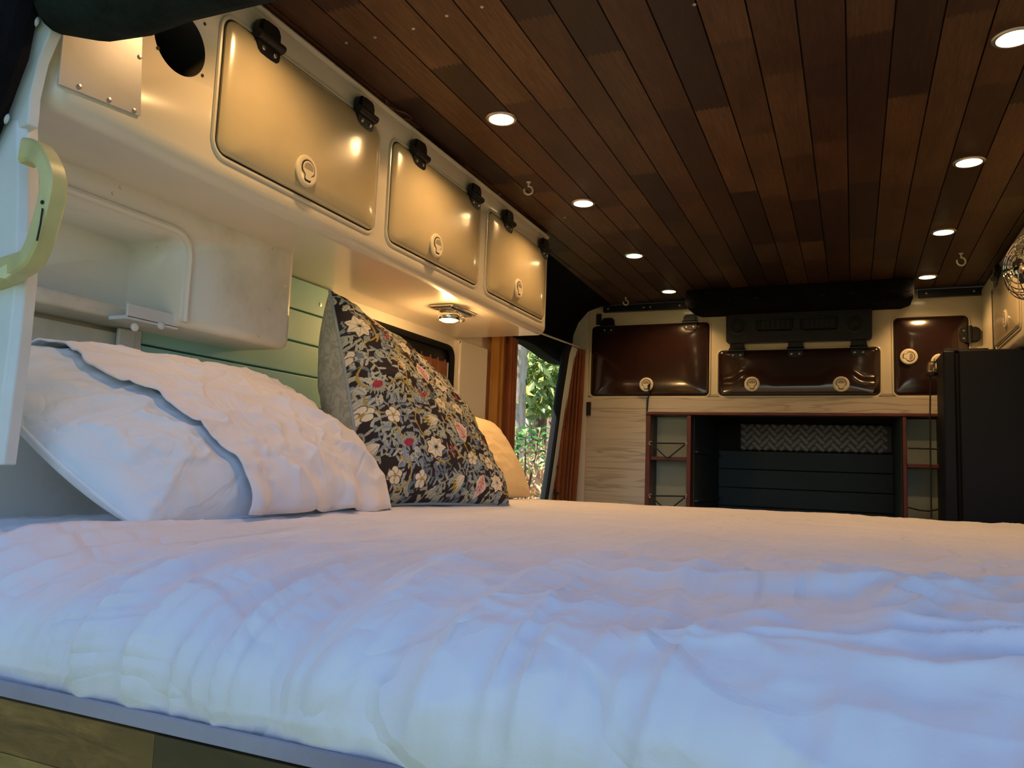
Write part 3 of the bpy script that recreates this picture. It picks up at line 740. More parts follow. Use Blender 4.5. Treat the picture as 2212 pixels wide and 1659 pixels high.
# checker plate
cp0, cp1 = ony(1562, 900, YA), ony(1930, 975, YA)
ck = thing('checker_plate', 'crumpled diamond-pattern aluminium plate in the top of the alcove back', 'plate', ((cp0[0] + cp1[0]) / 2, YA, zp1))
MB().box(xl, xr, YA + .004, YA + .012, zp1, zt).build('backing', M_dark, ck)
px0, px1 = ony(1600, 940, YA)[0], ony(1926, 940, YA)[0]
MB().prism(rrect(px0, px1, zp1 + .006, zt - .002, .004, 2), 0, .003, 0, FB(0, YA + .003, 0)).build('sheet', solid('dull_aluminium', (.09, .085, .08, 1), .5, .4), ck)
bars = MB(); s_ = .033; row = 0; z = zp1 + .012
while z < zt - .005:
    x = px0 + .012 + (row % 2) * s_ / 2; kx = 0
    while x < px1 - .012:
        a_ = PI / 4 if (row + kx) % 2 == 0 else -PI / 4
        for j in range(-2, 3):
            o_ = Vector((-math.sin(a_), math.cos(a_))) * j * .0048; h_ = .011 - abs(j) * .0012; dv = Vector((math.cos(a_), math.sin(a_))) * h_; nn = Vector((-dv.y, dv.x)).normalized() * .0014
            c_ = Vector((x, z)) + o_
            bars.prism([tuple(c_ - dv), tuple(c_ + nn), tuple(c_ + dv), tuple(c_ - nn)], 0, .003, 0, FB(0, YA, 0))
        x += s_; kx += 1
    z += s_ * .5; row += 1
bo = bars.build('tread_bars', M_tread, ck, kind='stuff')
# elastic cords
def cordthing(label, pts, r_=.0028, cat='cord', extra=None):
    m = MB(); m.tube(pts, r_, 6)
    if extra:
        for e in extra: m.tube(e, r_, 6)
    return tag(m.build('elastic_cord', M_cord), label, cat)
def YP(px, py, y=YB - .016): return tuple(ony(px, py, y))
for k, (dy, lab) in enumerate(((957, 'black elastic cord in a V across the upper left shelf compartment'), (1071, 'black elastic cord in a V across the lower left shelf compartment'))):
    o = cordthing(lab, [YP(1406, dy), YP(1480, dy + 1)], extra=[[YP(1407, dy + 2), YP(1440, dy + 32), YP(1444, dy + 32), YP(1480, dy + 3)]])
    for px in (1405, 1481):
        c_ = ony(px, dy, YB - .014); MB().tube([(c_[0] + .005 * math.cos(t), c_[1], c_[2] + .007 * math.sin(t)) for t in [i * PI / 5 for i in range(10)]], .0016, 6, 0, None, True).build('eye_hook', M_steel, o)
cordthing('black elastic cord across the upper right shelf compartment', [YP(1961, 968), YP(1990, 969), YP(2028, 970)])
cordthing('slack black elastic cord across the lower right shelf compartment', [YP(1961, 1096), YP(1985, 1102), YP(2008, 1104), YP(2028, 1100)])
cordthing('black cord hanging from the round latch of the left brown locker door', [YP(1404, 829, YB - .03), YP(1402, 842, YB - .03), YP(1400, 862, YB - .02), YP(1398, 888, YB - .018)],
          extra=[[YP(1404, 829, YB - .03), YP(1400, 833, YB - .03), YP(1402, 842, YB - .03)]])

# ------------------------------------------------------------------ fridge
YF0, YF1 = 2.42, 2.66
fx = ony(2074, 900, YF0)[0]; fd = ony(2040, 900, YF0)[0]; fz = ony(2110, 754, YF0)[2]
fg = thing('fridge', 'tall matt black fridge at the right edge beyond the bed', 'fridge', (fx + .23, (YF0 + YF1) / 2, ZB))
MB().box(fx, WXR - .01, YF0, YF1, ZB, fz).build('body', M_fridge, fg, bevel=.006)
MB().box(fd, fx - .007, YF0 + .004, YF0 + .19, ZB + .05, fz - .001).build('door', M_fridge, fg, bevel=.006)
MB().box(fx - .007, fx, YF0 + .012, YF0 + .18, ZB + .06, fz - .008).build('gasket', M_rubber, fg)
MB().box(fd + .004, fx + .075, YF0 + .03, YF0 + .12, fz, fz + .007).build('hinge_plate', M_blackp, fg, bevel=.001)
# strap holder with hanging cord, left of the fridge
YH = 2.60
q = ony(2012, 795, YH)
sh = thing('strap_holder', 'clear cylindrical strap holder with black base on the fridge corner, cord hanging below', 'holder', (q[0], YH, q[2] - .02))
MB().lathe([(.011, -.014), (.012, 0), (.010, .014), (.006, .02)], 18, 0, Matrix.Translation(q)).build('barrel', M_clear, sh)
MB().lathe([(.013, -.024), (.014, -.020), (.014, -.014), (.011, -.012)], 18, 0, Matrix.Translation(q)).build('base', M_cord, sh)
MB().tube([YP(2010, 800, YH), YP(2018, 785, YH), YP(2042, 757, YH - .02), (fd + .01, YF0 + .1, fz + .004)], .0028, 6).build('strap', M_cord, sh)
MB().tube([YP(2010, 806, YH), YP(2009, 900, YH), YP(2010, 1000, YH), YP(2012, 1120, YH)], .0022, 6).build('cord', M_cord, sh)

# ------------------------------------------------------------------ right overhead cabinet and fan
rc = thing('overhead_cabinet', 'white overhead cabinet at the right edge with one cream door beside the fan', 'cabinet', (FXR + .14, 2.0, CB_))
MB().box(FXR, WXR + .02, .6, YB - .004, CB_, HC + .0005).build('body', M_cream, rc, bevel=.02, seg=4)
ya, yb = onx(2205, 640, FXR)[1], onx(2152, 690, FXR)[1]
dr = locker_door(rc, FR(0, FXR, 0), -yb, -ya, .413, .605, .014, M_door, M_cream, .008)
p = onx(2176, 688, FXR - .01); put(ME_LATCH, 'latch', FR(p[1], FXR - .0135, p[2]) @ Matrix.Scale(.9, 4), dr)
p = onx(2163, 598, FXR); put(ME_HINGE, 'hinge', FR(p[1], FXR - .006, .607), dr)
MB().box(FXR - .004, FXR, yb + .018, yb + .05, .39, .60).build('slot', M_dark, rc, bevel=.001)
# fan
cc = Vector(onx(2246, 576, FXR - .05)); ax = Vector((-.86, -.5, -.05)).normalized()
sx = ax.cross(Vector((0, 0, 1))).normalized(); sy = sx.cross(ax).normalized()
fn = thing('cabin_fan', 'chrome wire cage fan on the right overhead cabinet at the right edge', 'fan', cc + Vector((.0, 0, -.1)))
Mf = frame(sx, sy, -ax, cc) if False else Matrix(((sx[0], sy[0], ax[0], cc[0]), (sx[1], sy[1], ax[1], cc[1]), (sx[2], sy[2], ax[2], cc[2]), (0, 0, 0, 1)))
cg = MB(); RF = .070
def circ(r_, h, n=40): return [(r_ * math.cos(2 * PI * i / n), r_ * math.sin(2 * PI * i / n), h) for i in range(n)]
for r_, h in ((RF, -.012), (RF, .012), (RF * .95, .026), (RF * .82, .034), (RF * .66, .039), (RF * .5, .042), (RF * .34, .044), (RF * .2, .045), (RF * .95, -.026), (RF * .75, -.036), (RF * .5, -.042)):
    cg.tube(circ(r_, h), .0013, 6, 0, Mf, True)
for i in range(10):
    t = 2 * PI * i / 10; c_, s2 = math.cos(t), math.sin(t)
    cg.tube([(c_ * q_, s2 * q_, h) for q_, h in ((RF * .2, .045), (RF * .5, .042), (RF * .82, .034), (RF * .97, .02), (RF, 0), (RF * .97, -.02), (RF * .75, -.036), (RF * .3, -.044))], .0015, 6, 0, Mf)
cg.build('cage', M_chrome, fn)
MB().lathe([(.016, .045), (.016, .047), (.01, .049)], 20, 0, Mf).build('badge', M_chrome, fn)
MB().lathe([(.018, -.06), (.022, -.05), (.022, -.02), (.014, .0), (.014, .02), (.008, .026)], 20, 0, Mf).build('motor', M_blackp, fn)
for i in range(4):
    t = 2 * PI * i / 4; bl_ = []
    for (q_, tt, h) in ((.012, -.3, -.006), (.04, -.42, -.010), (.064, -.35, -.010), (.068, 0, 0), (.062, .35, .010), (.04, .4, .010), (.012, .3, .006)): bl_.append((q_ * math.cos(t + tt), q_ * math.sin(t + tt), h))
    k_ = len(bl_); MB().add(bl_ + [(x, y, h + .0015) for x, y, h in bl_], [tuple(range(k_)), tuple(range(2 * k_ - 1, k_ - 1, -1))] + [(i2, (i2 + 1) % k_, k_ + (i2 + 1) % k_, k_ + i2) for i2 in range(k_)], 0, Mf).build('blade', M_blackp, fn)
MB().tube([cc - ax * .055, cc - ax * .07 + Vector((.01, .02, -.01)), (FXR, cc[1] + .05, cc[2] - .02)], .008, 8).build('bracket', M_blackp, fn)
MB().lathe([(.022, 0), (.022, .004), (.014, .012)], 20, 0, FR(cc[1] + .05, FXR, cc[2] - .02)).build('foot', M_blackp, fn)

# ================================================================== ceiling lights, hooks, reading lamp
def downlight(x, y, lab, grp):
    t = thing('ceiling_light', lab, 'light', (x, y, HC), grp)
    M_ = Matrix.Translation((x, y, HC)) @ Matrix.Rotation(PI, 4, 'X')
    MB().lathe([(.0305, 0), (.0305, .0015), (.028, .0035), (.024, .0035), (.0235, .001)], 32, 0, M_, cap=False).build('bezel', M_steel, t)
    MB().lathe([(.0235, .0005), (.0225, .003), (.016, .0048), (.006, .0055)], 28, 0, M_).build('lens', M_glow, t)
    ld = bpy.data.lights.new('lamp', 'SPOT'); ld.energy = LAMP_W * 4; ld.color = (1, .55, .22); ld.shadow_soft_size = .02; ld.spot_size = math.radians(150); ld.spot_blend = .6
    lo = bpy.data.objects.new('light_source', ld); C.objects.link(lo); lo.parent = t; lo.location = (0, 0, -.012)
names = ['nearest', 'second', 'third', 'farthest']
downlight(-.613, .80, 'lit round downlight of the left ceiling row, out of view above the first cabinet door', 'left row of ceiling downlights')
for i, y in enumerate((1.30, 1.80, 2.30, 2.80)):
    downlight(-.613, y, '%s lit round downlight of the left ceiling row, over the white cabinet side' % names[i], 'left row of ceiling downlights')
    downlight(.2265, y, '%s lit round downlight of the right ceiling row' % names[i], 'right row of ceiling downlights')
def hook(px, py, rot, lab, s=1.0):
    p = onz(px, py, HC); m = MB()
    pts = [(0, 0, .0), (0, 0, -.010)]
    for i in range(13):
        a = math.radians(100 - 300 * i / 12); pts.append((.0095 * math.cos(a) + .0, 0, -.0195 + .0095 * math.sin(a)))
    Mx = Matrix.Translation(p) @ Matrix.Rotation(rot, 4, 'Z') @ Matrix.Scale(s, 4)
    m.tube(pts, .0021, 8, 0, Mx); m.lathe([(.005, 0), (.005, -.0015), (.003, -.002)], 14, 0, Mx)
    tag(m.build('ceiling_hook', M_hook, org=Vector(p)), lab, 'hook', 'white ceiling hooks')
hook(1142, 393, .35, 'white screw hook in the planks between the two nearest left downlights', 1.05)
hook(1352, 643, .35, 'white screw hook in the planks above the left black rail', 1.0)
hook(2076, 547, .3, 'white screw hook in the planks between the two farthest right downlights', 1.25)
# loose wire curl between cabinet top and planks
wpts = [onz(x, y, HC - .006) for x, y in ((835, 215), (834, 222), (842, 232), (856, 238), (872, 242), (884, 250), (889, 257), (884, 260), (872, 255))]
tag(MB().tube(wpts, .0013, 6).build('loose_wire', solid('copper_wire', srgb(96, 62, 48), .4)), 'short loose brown wire curling out between white cabinet top and ceiling planks', 'wire')
# plank screws
sc_ = MB()
for px, py in ((748, 93), (810, 81), (893, 62), (965, 34), (1041, 15), (1500, 10), (1220, 470), (1080, 420)):
    p = onz(px, py, HC - .0002); sc_.lathe([(.003, 0), (.0025, -.0008)], 10, 0, Matrix.Translation(p))
sc_.build('screw_heads', M_steel, ceil, kind='stuff')
# reading lamp under the cabinet
lp0 = onz(980, 668, CB_)
rl = thing('reading_lamp', 'small lit reading lamp with chrome plate under the white overhead cabinet', 'lamp', (lp0[0], lp0[1], CB_ - .03))
MB().box(lp0[0] - .030, lp0[0] + .030, lp0[1] - .062, lp0[1] + .062, CB_ - .006, CB_).build('plate', M_chrome, rl, bevel=.002)
MB().box(lp0[0] - .022, lp0[0] + .022, lp0[1] - .056, lp0[1] + .056, CB_ - .010, CB_ - .006).build('tray', M_steel, rl, bevel=.002)
LY = lp0[1] - .022; lz = CB_ - .010
MR_ = Matrix.Translation((lp0[0], LY, lz)) @ Matrix.Rotation(PI, 4, 'X')
MB().lathe([(.022, 0), (.025, .004), (.0262, .010), (.0262, .016), (.0245, .021), (.0235, .021), (.0235, .012)], 28, 0, MR_, cap=False).build('lamp_head', M_chrome, rl)
MB().lathe([(.0225, .012), (.0225, .020), (.016, .0245), (.006, .026)], 24, 0, MR_).build('bulb', M_glow2, rl)
M2 = Matrix.Translation((lp0[0] + .002, lp0[1] + .034, lz)) @ Matrix.Rotation(PI, 4, 'X')
MB().lathe([(.010, 0), (.012, .004), (.011, .012), (.006, .016)], 20, 0, M2).build('switch', M_chrome, rl)
ld = bpy.data.lights.new('lamp', 'POINT'); ld.energy = READ_W; ld.color = (1, .55, .2); ld.shadow_soft_size = .015
lo = bpy.data.objects.new('light_source', ld); C.objects.link(lo); lo.parent = rl; lo.location = (0, -.022, -.012)

# yellowed grab handle on the rear post
YG = .505
gp = [(62, 330), (84, 331), (104, 352), (116, 392), (110, 440), (96, 492), (84, 530), (66, 562), (36, 578), (-10, 596)]
gpts = [Vector(ony(x, y, YG - .010 * (1 if 1 < i < 8 else .2))) for i, (x, y) in enumerate(gp)]
fine = []
for i in range(len(gpts) - 1):
    for k_ in range(6):
        t = k_ / 6; p0 = gpts[max(i - 1, 0)]; p1 = gpts[i]; p2 = gpts[i + 1]; p3 = gpts[min(i + 2, len(gpts) - 1)]
        fine.append(.5 * ((2 * p1) + (-p0 + p2) * t + (2 * p0 - 5 * p1 + 4 * p2 - p3) * t * t + (-p0 + 3 * p1 - 3 * p2 + p3) * t ** 3))
fine.append(gpts[-1])
nn_ = len(fine); vs = []; fs = []
for i, p in enumerate(fine):
    t = (fine[min(i + 1, nn_ - 1)] - fine[max(i - 1, 0)]).normalized(); u = i / (nn_ - 1)
    side = t.cross(Vector((0, -1, 0))).normalized(); wd = .0085 + .005 * max(0, 1 - u * 4.5) + .006 * max(0, (u - .72) * 3.2); dp = .010
    for a, b in ((-1, -.75), (-.75, -1), (.75, -1), (1, -.75), (1, .75), (.75, 1), (-.75, 1), (-1, .75)): vs.append(p + side * wd * a + Vector((0, 1, 0)) * dp * b)
for i in range(nn_ - 1):
    for k_ in range(8): a = i * 8 + k_; b = i * 8 + (k_ + 1) % 8; fs.append((a, b, b + 8, a + 8))
fs += [tuple(range(8)), tuple(range((nn_ - 1) * 8, nn_ * 8))]
gh = thing('grab_handle', 'worn yellowed plastic grab handle on the white rear post at the left edge', 'handle', gpts[-1])
MB().add(vs, fs).build('grip', M_yelplastic, gh, angle=40)
s0, s1 = ony(92, 450, YG - .0215), ony(80, 520, YG - .0215)
MB().tube([s0, (s0 + s1) / 2 + Vector((.0008, 0, 0)), s1], .0009, 6).build('slot', M_dark, gh)
MB().lathe([(.002, 0), (.002, .001)], 10, 0, FB(*ony(92, 437, YG - .0205))).build('screw_hole', M_dark, gh)
e = [ony(*q, YG - .012) for q in ((-30, 596), (44, 550), (68, 562), (10, 602))]
MB().prism([(q[0], q[2]) for q in e], 0, .004, 0, FB(0, YG - .008, 0)).build('end_cap', solid('pale_yellow_cap', srgb(214, 214, 160), .4), gh, bevel=.001)

# ================================================================== BED
YE, YFAR, XL_, XR_ = .405, 1.95, WXL + .012, .672
nx, ns = 640, 420
xs_ = np.linspace(XL_, XR_, nx)
t = np.linspace(0, 1, ns)
prof = [(.412, -.185), (.406, -.170), (.403, -.152), (.405, -.138), (.412, -.125), (.425, -.1145), (.445, -.106), (.48, -.098), (.53, -.0915), (.60, -.0865), (.70, -.0825), (.9, -.079), (1.2, -.078), (1.5, -.077), (1.8, -.0765), (1.90, -.0775), (1.94, -.084), (1.965, -.105), (1.97, -.15), (1.965, -.2)]
pd = [0]
for i in range(1, len(prof)): pd.append(pd[-1] + math.hypot(prof[i][0] - prof[i - 1][0], prof[i][1] - prof[i - 1][1]))
ss = np.where(t < .6, t / .6 * .45, .45 + ((t - .6) / .4) ** 1.3 * (pd[-1] - .45)); 
from numpy import interp
# smooth the profile a little
dsn = np.linspace(0, pd[-1], 1200); yy = interp(dsn, pd, [p[0] for p in prof]); zz = interp(dsn, pd, [p[1] for p in prof])
kk_ = np.hanning(31); kk_ /= kk_.sum()
yp = np.concatenate([np.full(15, yy[0]), yy, np.full(15, yy[-1])]); zp = np.concatenate([np.full(15, zz[0]), zz, np.full(15, zz[-1])])
yy = np.convolve(yp, kk_, 'valid'); zz = np.convolve(zp, kk_, 'valid')
SY = interp(ss, dsn, yy); SZ = interp(ss, dsn, zz)
dy = np.gradient(SY, ss); dz = np.gradient(SZ, ss)
Xg, Sg = np.meshgrid(xs_, ss); Yg = np.repeat(SY[:, None], nx, 1); Zg = np.repeat(SZ[:, None], nx, 1)
ny_ = np.repeat((-dz)[:, None], nx, 1); nz_ = np.repeat(dy[:, None], nx, 1)
crest = .12
fan = Xg - .10 * np.clip(crest - Sg, 0, 1) * 1.0 * 0 + .25 * np.clip(crest - Sg, -.0, 1) + .03 * fbm(Xg * 3, Sg * 3, 2, 5)
left = 1 / (1 + np.exp((Xg + .12) / .09))
A = np.exp(-np.clip(Sg - .14, 0, 9) / .22)
A0 = np.clip((Sg - .006) / .045, .02, 1)
f1 = ridge(fan * 14, Sg * 1.1, 2, 11) ** 3; f2 = ridge(fan * 34 + 3, Sg * 2.2, 2, 21) ** 2
H = left * A * A0 * (.024 * f1 + .012 * f2 + .004 * ridge(fan * 60, Sg * 3, 2, 25) ** 2 - .010)
long_ = ridge(fan * 20 + 4 * fbm(Xg * 2, Sg * 1.0, 2, 3), Sg * .9, 2, 31) ** 3
H += .0024 * long_ * np.clip((Sg - .1) / .1, 0, 1) * np.exp(-np.clip(Sg - .6, 0, 9) / .5)
right = 1 - left
c1 = ridge(Xg * 5 + 1.2 * fbm(Xg * 6, Sg * 6, 2, 41), Sg * 13 - Xg * 3.0, 3, 42) ** 5
c2 = ridge(Xg * 9 + Sg * 5, Sg * 10, 3, 51) ** 4; c3 = fbm(Xg * 26, Sg * 30, 3, 61)
mid = np.exp(-((Sg - .22) / .14) ** 2)
H += right * (.016 * c1 * (mid + .25) + .010 * c2 * np.exp(-np.clip(Sg - .25, 0, 9) / .25) + .003 * c3 * np.exp(-Sg / .4))
H += .0011 * fbm(Xg * 7, Sg * 12, 3, 71) + .0045 * (fbm(Xg * 2.2, Sg * 2.2, 2, 81) - .5)
H += .0013 * ridge(Xg * 5, Sg * 22, 3, 91) ** 6
# pressed hollows at the far edge and a lower left end
far = np.clip((Sg - 1.0) / .6, 0, 1); H += far * .004 * (fbm(Xg * 4, Sg * 3, 2, 7) - .5)
Zd = -.018 * np.clip((-.72 - Xg) / .3, 0, 1) ** 1.5
P = np.stack([Xg, Yg + ny_ * H, Zg + nz_ * H + Zd], -1)
bed = thing('mattress', 'white cotton sheeted mattress filling the foreground on a timber bed base', 'mattress', (-.2, 1.18, -.3))
sh_ = npgrid('sheet', P, [M_sheet], bed)
MB().box(XL_ + .01, XR_ - .01, .43, 1.94, -.30, -.19).build('mattress_core', M_inner, bed)
# board under the mattress, of jointed acacia blocks
bf = thing('bed_base', 'bed base with a front board of glued acacia blocks, along the bottom left edge', 'bed', (-.2, 1.18, ZB))
MB().box(WXL + .005, WXR - .005, .43, 1.95, -.335, -.302).build('deck', M_inner, bf)
for y0_, y1_ in ((.44, .48), (1.90, 1.94)): MB().box(WXL + .01, WXR - .01, y0_, y1_, ZB, -.336).build('support_board', M_dark, bf)
MB().box(WXL + .005, WXR - .005, .3935, .3975, -.1785, -.168).build('hem', M_hem, bf, bevel=.001)
zq = -.1795; row = 0
btones = [(124, 106, 56), (96, 82, 46), (146, 122, 64), (84, 70, 44), (128, 98, 54), (106, 94, 52), (156, 130, 72)]
while zq > -.34:
    x = WXL + .005 - random.uniform(0, .1); hgt = .036
    while x < WXR - .005:
        ln = random.uniform(.12, .22); a0 = max(x, WXL + .005); a1 = min(x + ln, WXR - .005)
        if a1 - a0 > .01:
            jy = random.uniform(0, .0006)
            o = MB().box(a0, a1 - .0004, .392 + jy, .428, zq - hgt + .0004, zq).build('block', M_block, bf)
            at = o.data.color_attributes.new('tone', 'FLOAT_COLOR', 'CORNER'); c_ = srgb(*random.choice(btones))
            for dd in at.data: dd.color = c_
        x += ln
    zq -= hgt; row += 1

# ================================================================== PILLOWS AND CUSHIONS
def pad(corners, T, nu=150, nv=110, pinch=.10, bag=.0, seed=0, wr=.004, wfreq=6, pw=.55, pinch_u=None, stretch=(1, 1)):
    pinch_u = pinch if pinch_u is None else pinch_u
    """corners BL, BR, TR, TL; returns front and back grids (outer normal of the front = (BR-BL)x(TL-BL))"""
    BL, BR, TR, TL = [np.array(c, float) for c in corners]
    u, v = np.meshgrid(np.linspace(0, 1, nu), np.linspace(0, 1, nv))
    cu, cv_ = 2 * u - 1, 2 * v - 1
    pu = cu * (1 - pinch_u * (1 - cv_ ** 2) * np.abs(cu) ** 3); pv = cv_ * (1 - pinch * (1 - cu ** 2) * np.abs(cv_) ** 3)
    uu, vv = (pu + 1) / 2, (pv + 1) / 2
    uu3, vv3 = uu[..., None], vv[..., None]
    B = BL * (1 - uu3) * (1 - vv3) + BR * uu3 * (1 - vv3) + TR * uu3 * vv3 + TL * (1 - uu3) * vv3
    nrm = np.cross(BR - BL + TR - TL, TL - BL + TR - BR); nrm /= np.linalg.norm(nrm)
    prof_ = (np.clip(1 - np.abs(cu) ** 2.6, 0, 1) ** pw) * (np.clip(1 - np.abs(cv_) ** 2.6, 0, 1) ** pw)
    edge = np.clip(1 - np.maximum(np.abs(cu), np.abs(cv_)), 0, 1)
    rad = np.sqrt(cu ** 2 + cv_ ** 2) + 1e-6; ang = np.arctan2(cv_, cu)
    w1 = (ridge(ang * wfreq / 2.2 + seed, rad * 1.2, 2, seed + 1) ** 2 - .4) * np.clip(rad - .25, 0, 1) * np.clip(edge * 9, 0, 1)
    w2 = fbm(u * 5 * stretch[0] + seed, v * 5 * stretch[1], 3, seed + 2) - .5
    w3 = ridge(u * 7 * stretch[0] + v * 3, v * 7 * stretch[1] - u * 2, 3, seed + 5) ** 4 * np.clip(edge * 9, 0, 1)
    h = prof_ * T * (1 + .18 * w2) + wr * w1 + wr * .6 * w3
    back = B - nrm * (prof_ * T * .8)[..., None]
    return B, nrm, h, u, v, back, edge, prof_
def close_pad(B, nrm, h): return B + nrm * h[..., None]

# --- long white pillow at the left
pc = [(-.68, .605, -.078), (-.705, 1.10, -.076), (-1.0, 1.16, .112), (-.985, .60, .115)]
B, nrm, h, u, v, bk, edge, pf = pad(pc, .072, 220, 170, pinch=.05, pinch_u=-.10, seed=3, wr=.011, wfreq=9, pw=.5, stretch=(1.2, 1))
h = h + .005 * ridge(v * 12 + 2.5 * u, u * 2.0, 2, 9) ** 3 * pf * np.clip((u - .15) * 4, 0, 1)
wp = thing('pillow', 'plump white pillow in an open-ended case leaning on the left wall', 'pillow', (-.85, .85, -.085))
def lim(P, zmin=-.083, xmin=WXL + .03):
    P = P.copy(); P[..., 2] = np.where(P[..., 2] < zmin, zmin + (P[..., 2] - zmin) * .08, P[..., 2]); P[..., 0] = np.maximum(P[..., 0], xmin); return P
inner_front = lim(close_pad(B, nrm, h)); npgrid('pillow_front', inner_front, [M_inner], wp)
npgrid('pillow_back', lim(bk), [M_inner], wp, flip=True)
pipe = [Vector(x) for x in np.concatenate([inner_front[0], inner_front[1:, -1], inner_front[-1, ::-1][1:], inner_front[::-1, 0][1:]])[::4]]
MB().tube(pipe, .0022, 6, closed=True).build('piping', M_inner, wp)
# case: covers the right four fifths, its open hem curving down the front
uu_, vv_ = np.meshgrid(np.linspace(0, 1, 240), np.linspace(0, 1, 180))
hemu = .08 + .20 * (1 - vv_) + .02 * np.sin(vv_ * 7 + .5) + .008 * np.sin(vv_ * 17)
cu_ = hemu + (1.02 - hemu) * uu_
def samp(G, uu, vv):
    hh, ww = G.shape[:2]; x = np.clip(uu, 0, .9999) * (ww - 1); y = np.clip(vv, 0, .9999) * (hh - 1); xi = x.astype(int); yi = y.astype(int); fx = (x - xi)[..., None]; fy = (y - yi)[..., None]
    return (G[yi, xi] * (1 - fx) + G[yi, xi + 1] * fx) * (1 - fy) + (G[yi + 1, xi] * (1 - fx) + G[yi + 1, xi + 1] * fx) * fy
CF = samp(inner_front, cu_, vv_)
off = .004 + .003 * np.exp(-uu_ * 9) + (.005 + .014 * np.clip(uu_ * 1.6 - .2, 0, 1)) * ridge((cu_ * .5 + vv_ * .6) * 9, (cu_ * .6 - vv_ * .5) * 1.4, 2, 15) ** 2.2 + .002 * ridge(uu_ * 4, vv_ * 4, 2, 16) ** 3
off = off * np.clip((1 - uu_) * 14 + .25, 0, 1)
CF = CF + nrm * off[..., None]
lowv = np.exp(-vv_ * 16); rf = .5 + .5 * np.sin(uu_ * 24 + 1.5 * np.sin(uu_ * 9))
CF[..., 0] += lowv * (.012 + .012 * rf); CF[..., 2] += -.006 * lowv + .007 * rf * lowv * np.clip(vv_ * 30, 0, 1)
CF = lim(CF, -.0855)
CB2 = samp(lim(bk), cu_, vv_) - nrm * .004
cas = npgrid('pillowcase', CF, [M_case], wp); sm_ = cas.modifiers.new('s', 'SOLIDIFY'); sm_.thickness = .0022
cas2 = npgrid('pillowcase_back', lim(CB2), [M_case], wp, flip=True)
# --- cream pillow at the far end of the bed
yc = [(-.77, 1.50, -.075), (-.755, 1.865, -.072), (-.885, 1.885, .118), (-.93, 1.46, .125)]
B, nrm, h, u, v, bk, edge, pf = pad(yc, .055, 110, 80, pinch=.03, seed=8, wr=.002, wfreq=4, pw=.5)
yp_ = thing('pillow', 'smooth cream yellow pillow behind the floral cushion, before the doorway', 'pillow', (-.84, 1.68, -.08))
npgrid('pillow_front', lim(close_pad(B, nrm, h), -.08), [M_yelcase], yp_); npgrid('pillow_back', lim(bk, -.08), [M_yelcase], yp_, flip=True)

